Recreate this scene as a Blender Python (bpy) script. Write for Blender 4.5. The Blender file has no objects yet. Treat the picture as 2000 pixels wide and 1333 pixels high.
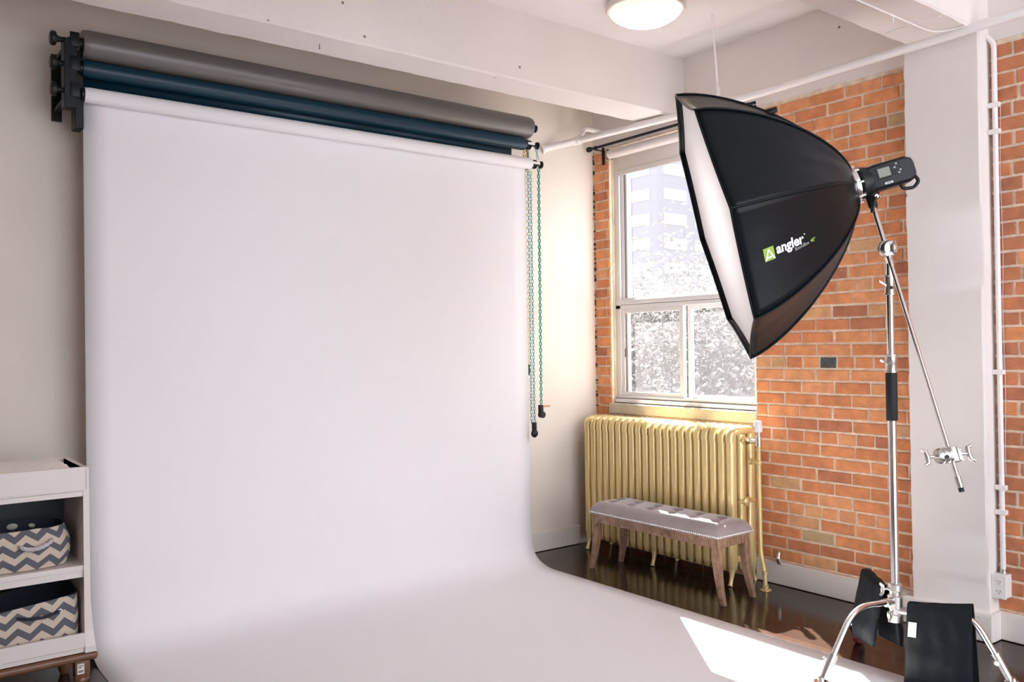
import bpy, bmesh, math, random
from mathutils import Vector, Matrix, noise
from mathutils.bvhtree import BVHTree
random.seed(7)
R = math.radians
SC = bpy.context.scene
COL = SC.collection

# ------------------------------------------------------------------ camera (solved from the photograph)
F_PX, YAW, PITCH, ROLL, EYE = 1663.6, R(52.454), R(.455), R(-.7785), 1.45
_f = Vector((math.cos(YAW)*math.cos(PITCH), math.sin(YAW)*math.cos(PITCH), math.sin(PITCH)))
_r0 = Vector((math.sin(YAW), -math.cos(YAW), 0)); _u0 = _r0.cross(_f)
_c, _s = math.cos(ROLL), math.sin(ROLL)
CR = _c*_r0 + _s*_u0; CU = -_s*_r0 + _c*_u0; CF = _f
CP = Vector((0, 0, EYE))
def ray(px, py): return ((px-1000)/F_PX)*CR - ((py-666.5)/F_PX)*CU + CF
def at(px, py, ax, val):
    v = ray(px, py); i = 'xyz'.index(ax); return CP + v*((val-CP[i])/v[i])
def atd(px, py, d): return CP + ray(px, py)*d
cd = bpy.data.cameras.new('camera'); cam = bpy.data.objects.new('camera', cd); COL.objects.link(cam)
cd.sensor_width = 36; cd.lens = F_PX/2000*36; cd.clip_start = .05; cd.clip_end = 500
m = Matrix((CR, CU, -CF)).transposed().to_4x4(); m.translation = CP; cam.matrix_world = m
SC.camera = cam

# ------------------------------------------------------------------ materials
def nt(name):
    m = bpy.data.materials.new(name); m.use_nodes = True; t = m.node_tree
    b = t.nodes['Principled BSDF']; return m, t, b
def L(t, a, b): t.links.new(a, b)
def mat(name, col, rough=.5, metal=0, bump=0, bscale=40, var=0, vscale=3, spec=.5, emit=None, estr=0, coat=0, sheen=0, detail=6, obj=True):
    m, t, b = nt(name)
    b.inputs['Base Color'].default_value = (*col, 1); b.inputs['Roughness'].default_value = rough
    b.inputs['Metallic'].default_value = metal; b.inputs['Specular IOR Level'].default_value = spec
    if coat: b.inputs['Coat Weight'].default_value = coat; b.inputs['Coat Roughness'].default_value = .1
    if sheen: b.inputs['Sheen Weight'].default_value = sheen; b.inputs['Sheen Roughness'].default_value = .4
    if emit: b.inputs['Emission Color'].default_value = (*emit, 1); b.inputs['Emission Strength'].default_value = estr
    tc = t.nodes.new('ShaderNodeTexCoord'); src = tc.outputs['Object']
    if var:
        n = t.nodes.new('ShaderNodeTexNoise'); n.inputs['Scale'].default_value = vscale; n.inputs['Detail'].default_value = detail
        L(t, src, n.inputs['Vector'])
        mr = t.nodes.new('ShaderNodeMapRange'); mr.inputs['From Min'].default_value = .3; mr.inputs['From Max'].default_value = .7
        mr.inputs['To Min'].default_value = 1-var; mr.inputs['To Max'].default_value = 1+var*.5
        L(t, n.outputs['Fac'], mr.inputs['Value'])
        mx = t.nodes.new('ShaderNodeVectorMath'); mx.operation = 'SCALE'; mx.inputs[0].default_value = col
        L(t, mr.outputs[0], mx.inputs['Scale']); L(t, mx.outputs[0], b.inputs['Base Color'])
    if bump:
        n2 = t.nodes.new('ShaderNodeTexNoise'); n2.inputs['Scale'].default_value = bscale; n2.inputs['Detail'].default_value = 5
        L(t, src, n2.inputs['Vector'])
        bp = t.nodes.new('ShaderNodeBump'); bp.inputs['Strength'].default_value = bump; bp.inputs['Distance'].default_value = .01
        L(t, n2.outputs['Fac'], bp.inputs['Height']); L(t, bp.outputs[0], b.inputs['Normal'])
    return m

def plaster(name, col, spots=True, bump=.25):
    m = mat(name, col, .75, bump=bump, bscale=14, var=.045, vscale=1.7)
    t = m.node_tree; b = t.nodes['Principled BSDF']
    if spots:   # small chips and nail holes in the paint
        tc = t.nodes.new('ShaderNodeTexCoord')
        v = t.nodes.new('ShaderNodeTexVoronoi'); v.inputs['Scale'].default_value = 7; L(t, tc.outputs['Object'], v.inputs['Vector'])
        n = t.nodes.new('ShaderNodeTexNoise'); n.inputs['Scale'].default_value = 1.6; L(t, tc.outputs['Object'], n.inputs['Vector'])
        a = t.nodes.new('ShaderNodeMath'); a.operation = 'LESS_THAN'; a.inputs[1].default_value = .055; L(t, v.outputs['Distance'], a.inputs[0])
        c = t.nodes.new('ShaderNodeMath'); c.operation = 'GREATER_THAN'; c.inputs[1].default_value = .55; L(t, n.outputs['Fac'], c.inputs[0])
        d = t.nodes.new('ShaderNodeMath'); d.operation = 'MULTIPLY'; L(t, a.outputs[0], d.inputs[0]); L(t, c.outputs[0], d.inputs[1])
        mx = t.nodes.new('ShaderNodeMix'); mx.data_type = 'RGBA'; mx.inputs[7].default_value = (.22, .2, .18, 1)
        old = b.inputs['Base Color'].links[0].from_socket
        L(t, d.outputs[0], mx.inputs[0]); L(t, old, mx.inputs[6]); L(t, mx.outputs[2], b.inputs['Base Color'])
    return m

WHITE = (.80, .745, .71)
M = {}
M['wall'] = plaster('painted_plaster', (.78, .71, .625), spots=False, bump=.05)
M['rough'] = plaster('rough_painted_concrete', (.80, .745, .71), True, .35)
M['ceil'] = plaster('painted_ceiling', (.84, .80, .79), True, .3)
M['base'] = mat('white_baseboard_paint', (.80, .75, .70), .35)
M['pipe'] = mat('white_pipe_paint', (.84, .80, .78), .3, bump=.05, bscale=30)
M['paper'] = mat('white_seamless_paper', (.84, .82, .835), .8, var=.012, vscale=.9, spec=.2)
M['greypaper'] = mat('grey_paper', (.13, .118, .112), .38, var=.05, vscale=8, spec=.7)
M['bluepaper'] = mat('deep_blue_paper', (.002, .030, .055), .4, spec=.4)
M['blackplastic'] = mat('black_plastic', (.008, .010, .012), .4, spec=.3)
M['blackmetal'] = mat('black_metal', (.008, .010, .011), .4, spec=.25)
M['fabricblack'] = mat('black_softbox_nylon', (.0055, .0085, .0105), .34, bump=.12, bscale=9, spec=.18)
M['sandbag'] = mat('black_nylon_sandbag', (.0045, .007, .0095), .6, bump=.5, bscale=14, spec=.15)
M['chrome'] = mat('polished_chrome', (.82, .80, .79), .16, metal=1)
M['steel'] = mat('brushed_steel', (.62, .60, .57), .32, metal=1)
M['grip'] = mat('black_rubber_grip', (.01, .012, .014), .7)
M['lcd'] = mat('grey_green_lcd', (.19, .21, .16), .25)
M['whiteplastic'] = mat('white_plastic', (.82, .80, .78), .4)
M['greylogo'] = mat('grey_print', (.45, .46, .47), .6)
M['whitelogo'] = mat('white_print', (.82, .82, .84), .6)
M['green'] = mat('lime_green_print', (.33, .50, .06), .6)
M['gold'] = mat('gold_radiator_enamel', (.80, .62, .29), .24, metal=.35, bump=.06, bscale=25, var=.04, vscale=5)
M['goldpipe'] = mat('gold_painted_pipe', (.64, .50, .22), .35, metal=.35)
M['winframe'] = mat('white_aluminium_window', (.80, .79, .80), .35)
M['wintrim'] = mat('grey_weatherstrip', (.16, .15, .15), .6)
M['yellowwood'] = mat('old_yellow_putty', (.62, .52, .34), .7, var=.15, vscale=12)
M['sill'] = mat('stained_concrete_sill', (.66, .60, .49), .8, bump=.3, bscale=25, var=.12, vscale=9)
M['shade'] = mat('white_blind_fabric', (.80, .75, .73), .8)
M['velvet'] = mat('taupe_velvet', (.31, .26, .26), .75, sheen=.8, bump=.15, bscale=18, var=.10, vscale=9)
M['stud'] = mat('bright_nailhead', (.88, .86, .84), .2, metal=.15)
M['unit'] = mat('cream_white_lacquer', (.76, .69, .66), .4)
M['unitback'] = mat('charcoal_back_board', (.05, .06, .06), .6)
M['brownwood'] = mat('stained_brown_wood', (.17, .075, .035), .35, var=.25, vscale=8)
M['rope'] = mat('twisted_grey_rope', (.58, .52, .55), .8)
M['navy'] = mat('navy_lining', (.015, .02, .035), .8)
M['pad'] = mat('fluffy_cream_pad', (.80, .72, .66), .95, bump=.8, bscale=60, sheen=.4)
M['yellowchain'] = mat('yellow_chain_plastic', (.85, .48, .02), .35)
M['tealchain'] = mat('teal_chain_plastic', (.02, .42, .42), .35)
M['greenchain'] = mat('green_chain_plastic', (.02, .36, .24), .35)
M['redwheel'] = mat('dark_red_rubber_tread', (.16, .015, .02), .4)
M['greywheel'] = mat('dark_wheel_hub', (.05, .05, .055), .35)
M['concretebuild'] = mat('lilac_grey_brick_facade', (.135, .133, .15), .9)
M['buildglass'] = mat('pale_facade_window', (.20, .205, .20), .25)
M['street'] = mat('pale_street', (.10, .10, .11), .9)
M['bark'] = mat('pale_bark', (.40, .36, .36), .9)
M['copper'] = mat('copper', (.6, .25, .12), .3, metal=.9)
M['wire'] = mat('pale_lilac_wire', (.60, .52, .52), .5)
M['darkcrack'] = mat('dark_gap_filler', (.05, .055, .05), .9)

def wood_floor():
    m, t, b = nt('espresso_floorboards')
    tc = t.nodes.new('ShaderNodeTexCoord'); mp = t.nodes.new('ShaderNodeMapping'); mp.inputs['Rotation'].default_value = (0, 0, R(90))
    L(t, tc.outputs['Object'], mp.inputs['Vector'])
    br = t.nodes.new('ShaderNodeTexBrick'); br.inputs['Scale'].default_value = 1
    br.inputs['Brick Width'].default_value = 1.1; br.inputs['Row Height'].default_value = .083
    br.inputs['Mortar Size'].default_value = .0012; br.inputs['Mortar Smooth'].default_value = .2
    br.inputs['Color1'].default_value = (.016, .0085, .006, 1); br.inputs['Color2'].default_value = (.032, .016, .0105, 1)
    br.inputs['Mortar'].default_value = (.006, .004, .003, 1); br.offset = .37
    L(t, mp.outputs[0], br.inputs['Vector'])
    m2 = t.nodes.new('ShaderNodeMapping'); m2.inputs['Scale'].default_value = (60, 3, 1); L(t, tc.outputs['Object'], m2.inputs['Vector'])
    n = t.nodes.new('ShaderNodeTexNoise'); n.inputs['Scale'].default_value = 1; n.inputs['Detail'].default_value = 6; L(t, m2.outputs[0], n.inputs['Vector'])
    mx = t.nodes.new('ShaderNodeMix'); mx.data_type = 'RGBA'; mx.blend_type = 'OVERLAY'; mx.inputs[0].default_value = .5
    L(t, br.outputs['Color'], mx.inputs[6]); L(t, n.outputs['Fac'], mx.inputs[7]); L(t, mx.outputs[2], b.inputs['Base Color'])
    b.inputs['Specular IOR Level'].default_value = .45
    n3 = t.nodes.new('ShaderNodeTexNoise'); n3.inputs['Scale'].default_value = 6; L(t, tc.outputs['Object'], n3.inputs['Vector'])
    mr = t.nodes.new('ShaderNodeMapRange'); mr.inputs['To Min'].default_value = .08; mr.inputs['To Max'].default_value = .24; L(t, n3.outputs['Fac'], mr.inputs['Value']); L(t, mr.outputs[0], b.inputs['Roughness'])
    bp = t.nodes.new('ShaderNodeBump'); bp.inputs['Strength'].default_value = .15; bp.inputs['Distance'].default_value = .002
    L(t, br.outputs['Fac'], bp.inputs['Height']); bp.invert = True; L(t, bp.outputs[0], b.inputs['Normal'])
    return m
M['floor'] = wood_floor()

def brick_mat():
    m, t, b = nt('old_orange_brick')
    a = t.nodes.new('ShaderNodeAttribute'); a.attribute_name = 'tint'
    cr = t.nodes.new('ShaderNodeValToRGB'); e = cr.color_ramp.elements
    stops = [(0, (.06, .065, .07)), (.04, (.36, .135, .07)), (.20, (.48, .175, .075)), (.60, (.57, .225, .09)), (.82, (.60, .27, .12)), (.92, (.52, .30, .145)), (1, (.42, .30, .16))]
    e[0].position = 0; e[0].color = (*stops[0][1], 1); e[1].position = 1; e[1].color = (*stops[-1][1], 1)
    for p, c in stops[1:-1]: x = e.new(p); x.color = (*c, 1)
    L(t, a.outputs['Fac'], cr.inputs[0])
    tc = t.nodes.new('ShaderNodeTexCoord')
    n = t.nodes.new('ShaderNodeTexNoise'); n.inputs['Scale'].default_value = 16; n.inputs['Detail'].default_value = 8; L(t, tc.outputs['Object'], n.inputs['Vector'])
    mr = t.nodes.new('ShaderNodeMapRange'); mr.inputs['From Min'].default_value = .3; mr.inputs['From Max'].default_value = .7
    mr.inputs['To Min'].default_value = 1.02; mr.inputs['To Max'].default_value = 1.48; L(t, n.outputs['Fac'], mr.inputs['Value'])
    sc = t.nodes.new('ShaderNodeVectorMath'); sc.operation = 'SCALE'; L(t, cr.outputs[0], sc.inputs[0]); L(t, mr.outputs[0], sc.inputs['Scale'])
    # pale lime flecks
    v = t.nodes.new('ShaderNodeTexNoise'); v.inputs['Scale'].default_value = 55; v.inputs['Detail'].default_value = 2; L(t, tc.outputs['Object'], v.inputs['Vector'])
    g = t.nodes.new('ShaderNodeMapRange'); g.inputs['From Min'].default_value = .70; g.inputs['From Max'].default_value = .78; L(t, v.outputs['Fac'], g.inputs['Value'])
    mx = t.nodes.new('ShaderNodeMix'); mx.data_type = 'RGBA'; mx.inputs[7].default_value = (.62, .50, .38, 1)
    L(t, g.outputs[0], mx.inputs[0]); L(t, sc.outputs[0], mx.inputs[6]); L(t, mx.outputs[2], b.inputs['Base Color'])
    b.inputs['Roughness'].default_value = .85
    n2 = t.nodes.new('ShaderNodeTexNoise'); n2.inputs['Scale'].default_value = 70; n2.inputs['Detail'].default_value = 6; L(t, tc.outputs['Object'], n2.inputs['Vector'])
    bp = t.nodes.new('ShaderNodeBump'); bp.inputs['Strength'].default_value = .5; bp.inputs['Distance'].default_value = .006
    L(t, n2.outputs['Fac'], bp.inputs['Height']); L(t, bp.outputs[0], b.inputs['Normal'])
    return m
M['brick'] = brick_mat()
M['mortar'] = mat('sandy_mortar', (.86, .70, .54), .95, bump=.9, bscale=45, var=.22, vscale=20)

def bench_wood():
    m, t, b = nt('weathered_brown_wood')
    tc = t.nodes.new('ShaderNodeTexCoord'); mp = t.nodes.new('ShaderNodeMapping'); mp.inputs['Scale'].default_value = (40, 9, 9)
    L(t, tc.outputs['Object'], mp.inputs['Vector'])
    n = t.nodes.new('ShaderNodeTexNoise'); n.inputs['Scale'].default_value = 1.5; n.inputs['Detail'].default_value = 7; n.inputs['Distortion'].default_value = 1.2; L(t, mp.outputs[0], n.inputs['Vector'])
    cr = t.nodes.new('ShaderNodeValToRGB'); e = cr.color_ramp.elements
    e[0].position = .3; e[0].color = (.15, .08, .045, 1); e[1].position = .72; e[1].color = (.40, .25, .165, 1)
    L(t, n.outputs['Fac'], cr.inputs[0]); L(t, cr.outputs[0], b.inputs['Base Color']); b.inputs['Roughness'].default_value = .5
    bp = t.nodes.new('ShaderNodeBump'); bp.inputs['Strength'].default_value = .2; bp.inputs['Distance'].default_value = .003; L(t, n.outputs['Fac'], bp.inputs['Height']); L(t, bp.outputs[0], b.inputs['Normal'])
    return m
M['benchwood'] = bench_wood()

def chevron(name, light, dark, period_u, period_v, amp):
    m, t, b = nt(name)
    uv = t.nodes.new('ShaderNodeUVMap'); uv.uv_map = 'cloth'
    s = t.nodes.new('ShaderNodeSeparateXYZ'); L(t, uv.outputs[0], s.inputs[0])
    pp = t.nodes.new('ShaderNodeMath'); pp.operation = 'PINGPONG'; pp.inputs[1].default_value = period_u/2; L(t, s.outputs[0], pp.inputs[0])
    a = t.nodes.new('ShaderNodeMath'); a.operation = 'MULTIPLY_ADD'; a.inputs[1].default_value = amp/(period_u/2); L(t, pp.outputs[0], a.inputs[0]); L(t, s.outputs[1], a.inputs[2])
    d = t.nodes.new('ShaderNodeMath'); d.operation = 'DIVIDE'; d.inputs[1].default_value = period_v; L(t, a.outputs[0], d.inputs[0])
    f = t.nodes.new('ShaderNodeMath'); f.operation = 'FRACT'; L(t, d.outputs[0], f.inputs[0])
    g = t.nodes.new('ShaderNodeMath'); g.operation = 'GREATER_THAN'; g.inputs[1].default_value = .5; L(t, f.outputs[0], g.inputs[0])
    mx = t.nodes.new('ShaderNodeMix'); mx.data_type = 'RGBA'; mx.inputs[6].default_value = (*light, 1); mx.inputs[7].default_value = (*dark, 1)
    L(t, g.outputs[0], mx.inputs[0]); L(t, mx.outputs[2], b.inputs['Base Color']); b.inputs['Roughness'].default_value = .9
    return m
M['chev'] = chevron('grey_and_cream_chevron_cloth', (.62, .52, .42), (.115, .12, .14), .085, .058, .032)

def glass_mat(name, veil):  # translucent share put in as a pale veil of glare over the view
    m = bpy.data.materials.new(name); m.use_nodes = True; t = m.node_tree; t.nodes.clear()
    o = t.nodes.new('ShaderNodeOutputMaterial'); tr = t.nodes.new('ShaderNodeBsdfTransparent'); tr.inputs[0].default_value = (.98, .98, .99, 1)
    gl = t.nodes.new('ShaderNodeBsdfGlossy'); gl.inputs['Roughness'].default_value = .02
    tl = t.nodes.new('ShaderNodeBsdfTranslucent'); tl.inputs[0].default_value = (.95, .93, .97, 1)
    a = t.nodes.new('ShaderNodeMixShader'); a.inputs[0].default_value = .04; L(t, tr.outputs[0], a.inputs[1]); L(t, gl.outputs[0], a.inputs[2])
    b = t.nodes.new('ShaderNodeMixShader'); b.inputs[0].default_value = veil; L(t, a.outputs[0], b.inputs[1]); L(t, tl.outputs[0], b.inputs[2])
    L(t, b.outputs[0], o.inputs[0]); return m
M['glass'] = glass_mat('hazy_window_glass', .020)

def translucent(name, col, f=.5, rough=.6):
    m, t, b = nt(name); b.inputs['Base Color'].default_value = (*col, 1); b.inputs['Roughness'].default_value = rough
    tl = t.nodes.new('ShaderNodeBsdfTranslucent'); tl.inputs[0].default_value = (*col, 1)
    x = t.nodes.new('ShaderNodeMixShader'); x.inputs[0].default_value = f
    L(t, b.outputs[0], x.inputs[1]); L(t, tl.outputs[0], x.inputs[2]); L(t, x.outputs[0], t.nodes['Material Output'].inputs[0]); return m
M['leaf'] = translucent('pale_yellow_leaves', (.112, .105, .092), .5)
M['diffuser'] = translucent('white_diffuser_cloth', (.88, .85, .86), .35, .85)
M['lampglass'] = translucent('frosted_lamp_glass', (.95, .90, .80), .6, .25)
M['bulb'] = mat('warm_bulb', (1, .9, .7), .5, emit=(1, .90, .74), estr=32)

# ------------------------------------------------------------------ geometry helpers
def tag(o, label=None, cat=None, group=None, kind=None):
    if label: o['label'] = label
    if cat: o['category'] = cat
    if group: o['group'] = group
    if kind: o['kind'] = kind
    return o
def empty(name, loc, label=None, cat=None, group=None, kind=None):
    o = bpy.data.objects.new(name, None); o.location = loc; o.empty_display_size = .05; COL.objects.link(o)
    return tag(o, label, cat, group, kind)
class B:
    """collects shapes given in world space; build() links ONE mesh object"""
    def __init__(s): s.bm = bmesh.new(); s.uv = None
    def quad(s, pts):
        vs = [s.bm.verts.new(p) for p in pts]; return s.bm.faces.new(vs)
    def box(s, a, b, bev=0, seg=2):
        c = [(a[i]+b[i])/2 for i in range(3)]; d = [abs(b[i]-a[i]) for i in range(3)]
        r = bmesh.ops.create_cube(s.bm, size=1, matrix=Matrix.Translation(c) @ Matrix.Diagonal((*d, 1)))
        if bev:
            es = list({e for v in r['verts'] for e in v.link_edges})
            bmesh.ops.bevel(s.bm, geom=es, offset=bev, segments=seg, affect='EDGES', profile=.5)
        return s
    def obox(s, mtx, d, bev=0, seg=2):
        r = bmesh.ops.create_cube(s.bm, size=1, matrix=mtx @ Matrix.Diagonal((*d, 1)))
        if bev:
            es = list({e for v in r['verts'] for e in v.link_edges})
            bmesh.ops.bevel(s.bm, geom=es, offset=bev, segments=seg, affect='EDGES', profile=.5)
        return s
    def cyl(s, p, q, r1, r2=None, n=20, cap=True):
        p, q = Vector(p), Vector(q); d = q-p
        mt = Matrix.Translation((p+q)/2) @ d.to_track_quat('Z', 'Y').to_matrix().to_4x4()
        bmesh.ops.create_cone(s.bm, cap_ends=cap, segments=n, radius1=r1, radius2=r1 if r2 is None else r2, depth=d.length, matrix=mt); return s
    def lathe(s, p, axis, prof, n=24):
        """prof: [(distance along the axis, radius)]"""
        p = Vector(p); q = Vector(axis).normalized().to_track_quat('Z', 'Y').to_matrix(); rings = []
        for h, r in prof:
            if r < 1e-5: rings.append([s.bm.verts.new(p + q @ Vector((0, 0, h)))])
            else: rings.append([s.bm.verts.new(p + q @ Vector((r*math.cos(k*2*math.pi/n), r*math.sin(k*2*math.pi/n), h))) for k in range(n)])
        for A, C in zip(rings, rings[1:]):
            for k in range(n):
                k2 = (k+1) % n
                if len(A) == 1 and len(C) == 1: continue
                if len(A) == 1: s.bm.faces.new((A[0], C[k], C[k2]))
                elif len(C) == 1: s.bm.faces.new((A[k], A[k2], C[0]))
                else: s.bm.faces.new((A[k], A[k2], C[k2], C[k]))
        for e_ in (rings[0], rings[-1]):
            if len(e_) > 1:
                try: s.bm.faces.new(e_)
                except ValueError: pass
        return s
    def tube(s, pts, r, n=12, closed=False, cap=True):
        pts = [Vector(p) for p in pts]; N = len(pts); rs = r if isinstance(r, (list, tuple)) else [r]*N
        rings = []; up = None
        for i, p in enumerate(pts):
            if closed: tg = pts[(i+1) % N]-pts[i-1]
            else: tg = pts[min(i+1, N-1)]-pts[max(i-1, 0)]
            tg.normalize()
            if up is None: up = tg.orthogonal().normalized()
            else:
                up = up - tg*up.dot(tg)
                up = up.normalized() if up.length > 1e-6 else tg.orthogonal().normalized()
            w = tg.cross(up)
            rings.append([s.bm.verts.new(p + up*rs[i]*math.cos(k*2*math.pi/n) + w*rs[i]*math.sin(k*2*math.pi/n)) for k in range(n)])
        pr = list(zip(rings, rings[1:])) + ([(rings[-1], rings[0])] if closed else [])
        for A, C in pr:
            for k in range(n):
                s.bm.faces.new((A[k], A[(k+1) % n], C[(k+1) % n], C[k]))
        if cap and not closed: s.bm.faces.new(rings[0]); s.bm.faces.new(rings[-1])
        return s
    def sphere(s, c, r, scale=(1, 1, 1), u=16, v=10):
        bmesh.ops.create_uvsphere(s.bm, u_segments=u, v_segments=v, radius=r, matrix=Matrix.Translation(c) @ Matrix.Diagonal((*scale, 1))); return s
    def grid(s, rows, closed_u=False):
        vv = [[s.bm.verts.new(p) for p in r] for r in rows]; fs = []
        for a, c in zip(vv, vv[1:]):
            k = len(a)
            for i in range(k if closed_u else k-1): fs.append(s.bm.faces.new((a[i], a[(i+1) % k], c[(i+1) % k], c[i])))
        return vv
    def prism(s, pts, dvec):
        a = [s.bm.verts.new(p) for p in pts]; b_ = [s.bm.verts.new(Vector(p)+Vector(dvec)) for p in pts]; n = len(pts)
        s.bm.faces.new(a); s.bm.faces.new(b_[::-1])
        for k in range(n): s.bm.faces.new((a[k], a[(k+1) % n], b_[(k+1) % n], b_[k]))
        return s
    def build(s, name, m, parent=None, smooth=35, origin=None, recalc=True):
        if recalc: bmesh.ops.recalc_face_normals(s.bm, faces=s.bm.faces)
        me = bpy.data.meshes.new(name)
        if origin is None and parent is not None: origin = Vector(parent.location) if parent.type == 'EMPTY' else Vector(parent['_o'])
        if origin is None:
            vs = [v.co for v in s.bm.verts]
            origin = Vector([(min(v[i] for v in vs)+max(v[i] for v in vs))/2 for i in (0, 1)] + [min(v[2] for v in vs)])
        origin = Vector(origin)
        bmesh.ops.translate(s.bm, verts=s.bm.verts, vec=-origin)
        s.bm.to_mesh(me); s.bm.free()
        if smooth:
            for p in me.polygons: p.use_smooth = True
            me.set_sharp_from_angle(angle=R(smooth))
        me.materials.append(m)
        o = bpy.data.objects.new(name, me); COL.objects.link(o)
        o['_o'] = tuple(origin)
        if parent is None: o.location = origin
        else:
            po = Vector(parent.location) if parent.type == 'EMPTY' else Vector(parent['_o'])
            o.parent = parent; o.location = origin-po
        return o
def struct(o): o['kind'] = 'structure'; return o
def bez(p0, p1, p2, n=8):
    p0, p1, p2 = Vector(p0), Vector(p1), Vector(p2)
    return [(1-t)**2*p0+2*t*(1-t)*p1+t*t*p2 for t in [k/n for k in range(n+1)]]
def rounded(pts, rad, n=6):
    """polyline with its inner corners rounded"""
    pts = [Vector(p) for p in pts]; out = [pts[0]]
    for a, b, c in zip(pts, pts[1:], pts[2:]):
        d1 = (a-b); d2 = (c-b); r_ = min(rad, d1.length*.49, d2.length*.49)
        out += bez(b+d1.normalized()*r_, b, b+d2.normalized()*r_, n)
    return out+[pts[-1]]

# ------------------------------------------------------------------ the room
XW, YW, ZC = 4.41, 4.705, 3.375          # brick face, back wall, ceiling
XL, YR = -2.3, -1.6                      # how far the room is built to the left and towards the camera
ZB = 2.914                               # top of the brickwork
WY0, WY1, WZ0, WZ1 = 3.267, 4.54, 1.035, 2.90   # window opening

struct(B().box((XL, YR, -.12), (4.62, 4.85, 0)).build('floor', M['floor'], smooth=0))
struct(B().box((XL, 4.705, 0), (4.62, 4.85, ZC)).build('wall_back', M['wall'], smooth=0))
struct(B().box((XL-.15, YR, 0), (XL, 4.85, ZC)).build('wall_left', M['wall'], smooth=0))
struct(B().box((XL-.15, YR, ZC), (4.62, 4.85, ZC+.2)).build('ceiling', M['ceil'], smooth=0))

struct(B().box((XL, YR-.15, 0), (.3, YR, ZC)).build('wall_rear', M['wall'], smooth=0))  # unseen wall, cut short so the open part lights the room

def ragged_box(a, b, axis_edges, amp=.004, step=.05):
    """a cast beam: long box along x whose lower arrises are slightly broken"""
    bb = B(); n = int((b[0]-a[0])/step)
    rows = []
    for i in range(n+1):
        x = a[0]+(b[0]-a[0])*i/n; j = lambda s: noise.noise(Vector((x*9, s*7.7, 0)))*amp
        rows.append([(x, a[1], b[2]), (x, a[1]+j(1), a[2]+.012), (x, a[1]+.010+j(4), a[2]+j(2)), (x, b[1]-.010+j(5), a[2]+j(3)), (x, b[1]+j(6), a[2]+.012), (x, b[1], b[2])])
    bb.grid(rows); return bb
struct(ragged_box((XL, 3.81, 2.978), (XW+.02, 4.07, ZC+.01), None).build('trim_1', M['rough'], smooth=25))      # beam near the back wall
struct(ragged_box((XL, 1.875, 2.965), (XW+.02, 2.20, ZC+.01), None).build('trim_2', M['rough'], smooth=25))     # beam over the pillar
# plaster band over the brick
bb = B(); rows = []
n = 130
for i in range(n+1):
    y = YR+(YW-YR)*i/n
    j = noise.noise(Vector((y*14, 3, 0)))*.006 + noise.noise(Vector((y*45, 9, 0)))*.004
    rows.append([(XW-.001, y, ZC), (XW-.001, y, ZB+.03), (XW-.003, y, ZB+.004+j), (XW+.03, y, ZB+.004+j)])
bb.grid(rows); struct(bb.build('trim_3', M['rough'], smooth=30))
# pillar
bb = B(); rows = []
n = 70
for i in range(n+1):
    z = ZC*i/n; j = lambda s, a=.003: noise.noise(Vector((z*16, s*5.3, 1)))*a + noise.noise(Vector((z*3, s*5.3, 4)))*a
    rows.append([(XW+.02, 2.250+j(1, .006), z), (4.325, 2.250+j(1, .006), z), (4.31, 2.240+j(1, .004), z), (4.31+j(2, .001), 1.88+j(3, .002), z), (4.316+j(5), 1.869+j(4, .004), z), (XW+.02, 1.868, z)])
bb.grid(rows); struct(bb.build('trim_4', M['rough'], smooth=25))
# bedding of the brick: the wall behind its face
bb = B(); X0 = XW+.007
bb.box((X0, 4.54, 0), (4.62, 4.71, ZC)); bb.box((X0, YR, 0), (4.62, .95, ZC)); bb.box((X0, 1.0, 0), (4.62, WY0, ZC))
bb.box((X0, WY0, 0), (4.62, WY1, WZ0-.08)); bb.box((X0, WY0, ZB), (4.62, WY1, ZC)); bb.box((X0, .95, 0), (4.62, 1.0, ZC))
wall_right = struct(bb.build('wall_right', M['mortar'], smooth=0))

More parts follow.
